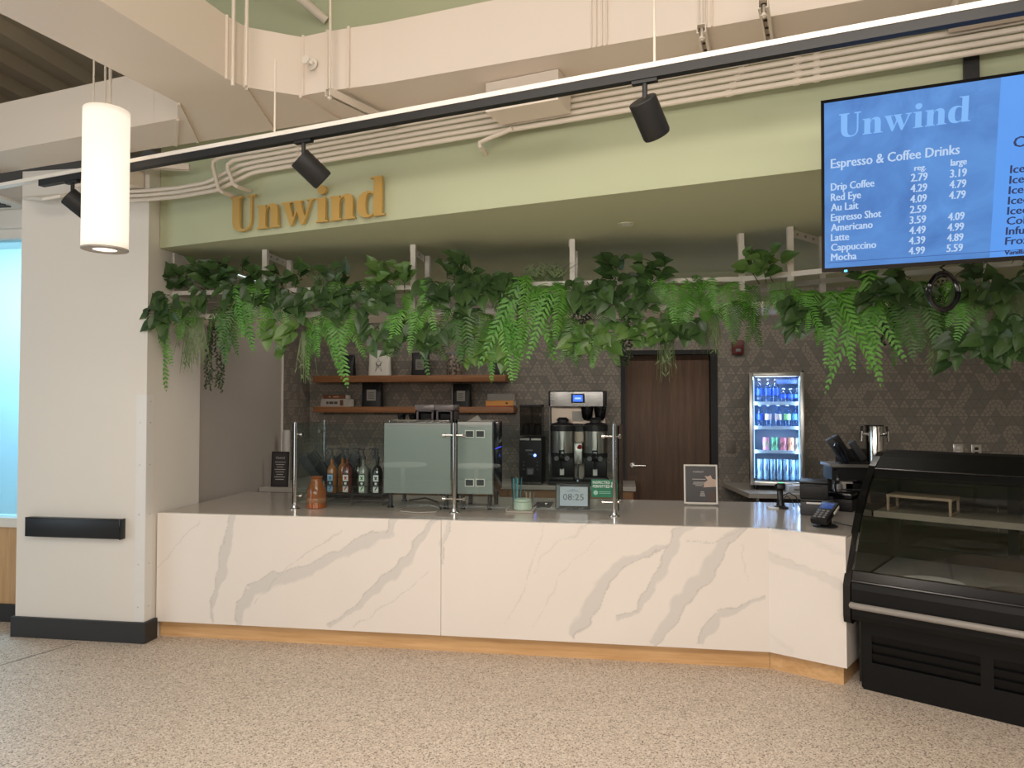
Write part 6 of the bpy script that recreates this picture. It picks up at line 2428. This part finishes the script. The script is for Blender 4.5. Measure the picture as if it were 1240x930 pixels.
# leafy plants, from the left
pothos(206, 360, 28, 55, 'dark leafy plant at the left end of the trellis', n=16, up_=.3, seed=1, back=-.14)
pothos(246, 352, 62, 40, 'dark leafy plant behind the second white post from the left end', n=30, up_=.5, seed=2)
pothos(282, 346, 62, 36, 'dark leafy plant piled high left of the white post below the gold letter U', n=30, up_=.6, seed=3)
pothos(335, 355, 50, 40, 'dark leafy plant just right of the white post below the gold letter n', n=22, up_=.4, seed=4)
pothos(352, 392, 36, 50, 'pale leafy vine hanging alone over the side wall corner', LEAF_M, n=13, up_=0, seed=5)
pothos(385, 352, 56, 40, 'leafy plant below the gold letter w', n=24, up_=.5, seed=6)
pothos(440, 350, 60, 60, 'dark leafy plant under the gold letter d, hanging low', n=30, up_=.35, seed=7)
pothos(478, 350, 40, 50, 'mid green leafy plant left of the white post in the middle left', LEAF_M, n=16, up_=.4, seed=8)
pothos(468, 395, 34, 46, 'dark leaves trailing in front of the white paper bag', n=12, up_=0, seed=9)
pothos(548, 345, 52, 52, 'dark leafy plant right of the middle left white post', n=26, up_=.4, seed=10)
pothos(592, 338, 60, 44, 'big dark leafy plant piled above the right end of the wall shelves', n=32, up_=.55, seed=11)
pothos(592, 398, 44, 62, 'leafy vine hanging in front of the right end of the upper shelf', LEAF_M, n=20, up_=0, seed=12)
pothos(520, 400, 40, 40, 'dark leaves hanging above the middle of the upper shelf', n=14, up_=0, seed=13)
pothos(722, 345, 48, 40, 'dark leafy plant just right of the centre white post', n=22, up_=.5, seed=14)
pothos(768, 344, 60, 56, 'large dark leafy plant over the left of the door', n=34, up_=.5, seed=15)
pothos(714, 395, 50, 46, 'mid green leaves hanging over the coffee brewer', LEAF_M, n=18, up_=0, seed=16)
pothos(782, 395, 40, 44, 'leaves hanging in front of the top of the door', LEAF_M, n=12, up_=0, seed=17)
pothos(826, 392, 36, 36, 'dark leaves hanging over the right half of the door', n=11, up_=0, seed=18)
pothos(925, 338, 36, 30, 'leafy plant sticking up above the rail near the trellis bend', LEAF_M, n=12, up_=.8, seed=19)
pothos(977, 362, 38, 66, 'dark vine hanging in the shadow right of the drinks fridge', n=18, up_=0, seed=20)
pothos(1068, 346, 50, 30, 'dark leafy plant below the left half of the menu screen', n=20, up_=.3, seed=21)
pothos(1097, 350, 40, 30, 'round dark leaves left of the cable coil', n=14, up_=.2, seed=22)
pothos(1205, 345, 56, 40, 'dark leafy plant below the right half of the menu screen', n=22, up_=.3, seed=23)
pothos(1178, 398, 44, 68, 'dark vine ending in a rosette right of the cable coil', n=18, up_=0, seed=24)
pothos(1226, 390, 40, 74, 'dark leafy vine at the right edge of the view', n=18, up_=0, seed=25)

# ferns
fern(196, 392, 84, 'long narrow fern hanging at the left end of the trellis', n=6, spread=35, seed=1)
fern(214, 372, 50, 'short bright fern beside the long one at the left end', n=6, seed=2)
fern(284, 380, 72, 'olive fern hanging against the beige side wall', 'd', n=7, spread=45, seed=3)
fern(306, 352, 86, 'bright fern below the gap between the gold letters U and n', n=9, spread=60, seed=4)
fern(343, 372, 40, 'small bright fern beside the wall corner', n=5, seed=5)
fern(408, 384, 84, 'bright fern hanging in front of the left end of the upper shelf', n=8, spread=50, seed=6)
fern(420, 345, 48, 'fern rising above the rail below the gold letter i', 'd', n=7, spread=75, seed=7)
fern(512, 350, 56, 'bright fern hanging just right of the middle left white post', n=8, seed=8)
fern(492, 385, 64, 'bright fern hanging before the middle of the upper shelf', n=7, spread=50, seed=9)
fern(506, 392, 70, 'olive fern behind the bright one before the upper shelf', 'd', n=6, spread=45, seed=10, back=.05)
fern(572, 384, 72, 'olive fern hanging over the mottled canister', 'd', n=7, seed=11)
fern(628, 350, 122, 'largest bright fern, hanging past the right end of the upper shelf', n=10, spread=55, seed=12)
fern(612, 395, 76, 'bright fern left of the largest one', n=7, spread=45, seed=13)
fern(662, 356, 96, 'bright fern hanging above the coffee grinder', n=8, spread=55, seed=14)
fern(720, 400, 46, 'fern hanging above the right part of the coffee brewer', n=6, seed=15)
fern(694, 398, 60, 'olive fern hanging just left of the coffee brewer head', 'd', n=6, spread=45, seed=16)
fern(812, 345, 52, 'wide bright fern spreading over the middle of the door', n=10, spread=80, seed=17)
fern(840, 368, 52, 'bright fern hanging over the right half of the door', n=7, seed=18)
fern(880, 346, 56, 'bright fern left of the trellis bend', n=9, spread=75, seed=19)
fern(896, 376, 58, 'olive fern hanging by the red wall alarm', 'd', n=6, spread=40, seed=20)
fern(948, 362, 48, 'small bright fern above the drinks fridge', n=6, seed=21)
fern(985, 360, 66, 'bright fern right of the small one above the drinks fridge', n=7, seed=22)
fern(1010, 368, 100, 'long bright fern, left one of the pair below the menu screen corner', n=8, spread=45, seed=23)
fern(1044, 350, 148, 'longest bright fern, right one of the pair below the menu screen corner', n=9, spread=40, seed=24)
fern(1110, 362, 96, 'olive fern hanging left of the cable coil', 'd', n=8, spread=45, seed=25)
fern(1178, 352, 66, 'bright fern right of the cable coil', n=8, spread=55, seed=26)
fern(745, 372, 40, 'olive fern by the left side of the door frame', 'd', n=6, seed=27)

# string plants and grasses
string_plant(262, 392, 82, 'dark beaded strings hanging before the beige side wall', 6, 20, 1)
string_plant(705, 360, 40, 'dark beaded strings just right of the centre white post', 5, 14, 2)
string_plant(757, 388, 60, 'beaded strings hanging at the left door frame', 4, 10, 3)
string_plant(1068, 360, 62, 'beaded strings between the ferns below the menu screen', 7, 26, 4)
string_plant(1140, 346, 36, 'beaded strings seen through the cable coil', 5, 22, 5)
grass(238, 388, 44, 62, 'grey green grass trailing between fern and beaded strings at the left', 60, 1)
grass(395, 345, 50, 34, 'grassy tuft standing above the rail below the gold letters', 60, 2, True)
grass(374, 404, 26, 60, 'thin grass trailing left of the upper shelf', 30, 3)
grass(664, 342, 56, 34, 'grassy tuft standing above the rail left of the centre white post', 70, 4, True)
grass(676, 362, 60, 26, 'grey green grass on the tray left of the centre white post', 80, 5)
grass(570, 385, 30, 60, 'thin grass trailing over the mottled canister', 40, 6)
grass(806, 382, 22, 78, 'olive grass strands hanging before the door', 40, 7)
grass(858, 382, 34, 50, 'grey green grass trailing right of the door', 60, 8)
grass(948, 348, 44, 24, 'grass on the tray above the drinks fridge', 60, 9)
grass(1140, 380, 30, 76, 'pale dry grass trailing below the cable coil', 50, 10)
grass(1222, 345, 50, 66, 'grey green grass below the right edge of the menu screen', 90, 11)
grass(560, 340, 40, 26, 'grassy tuft above the rail right of the middle left white post', 40, 12, True)
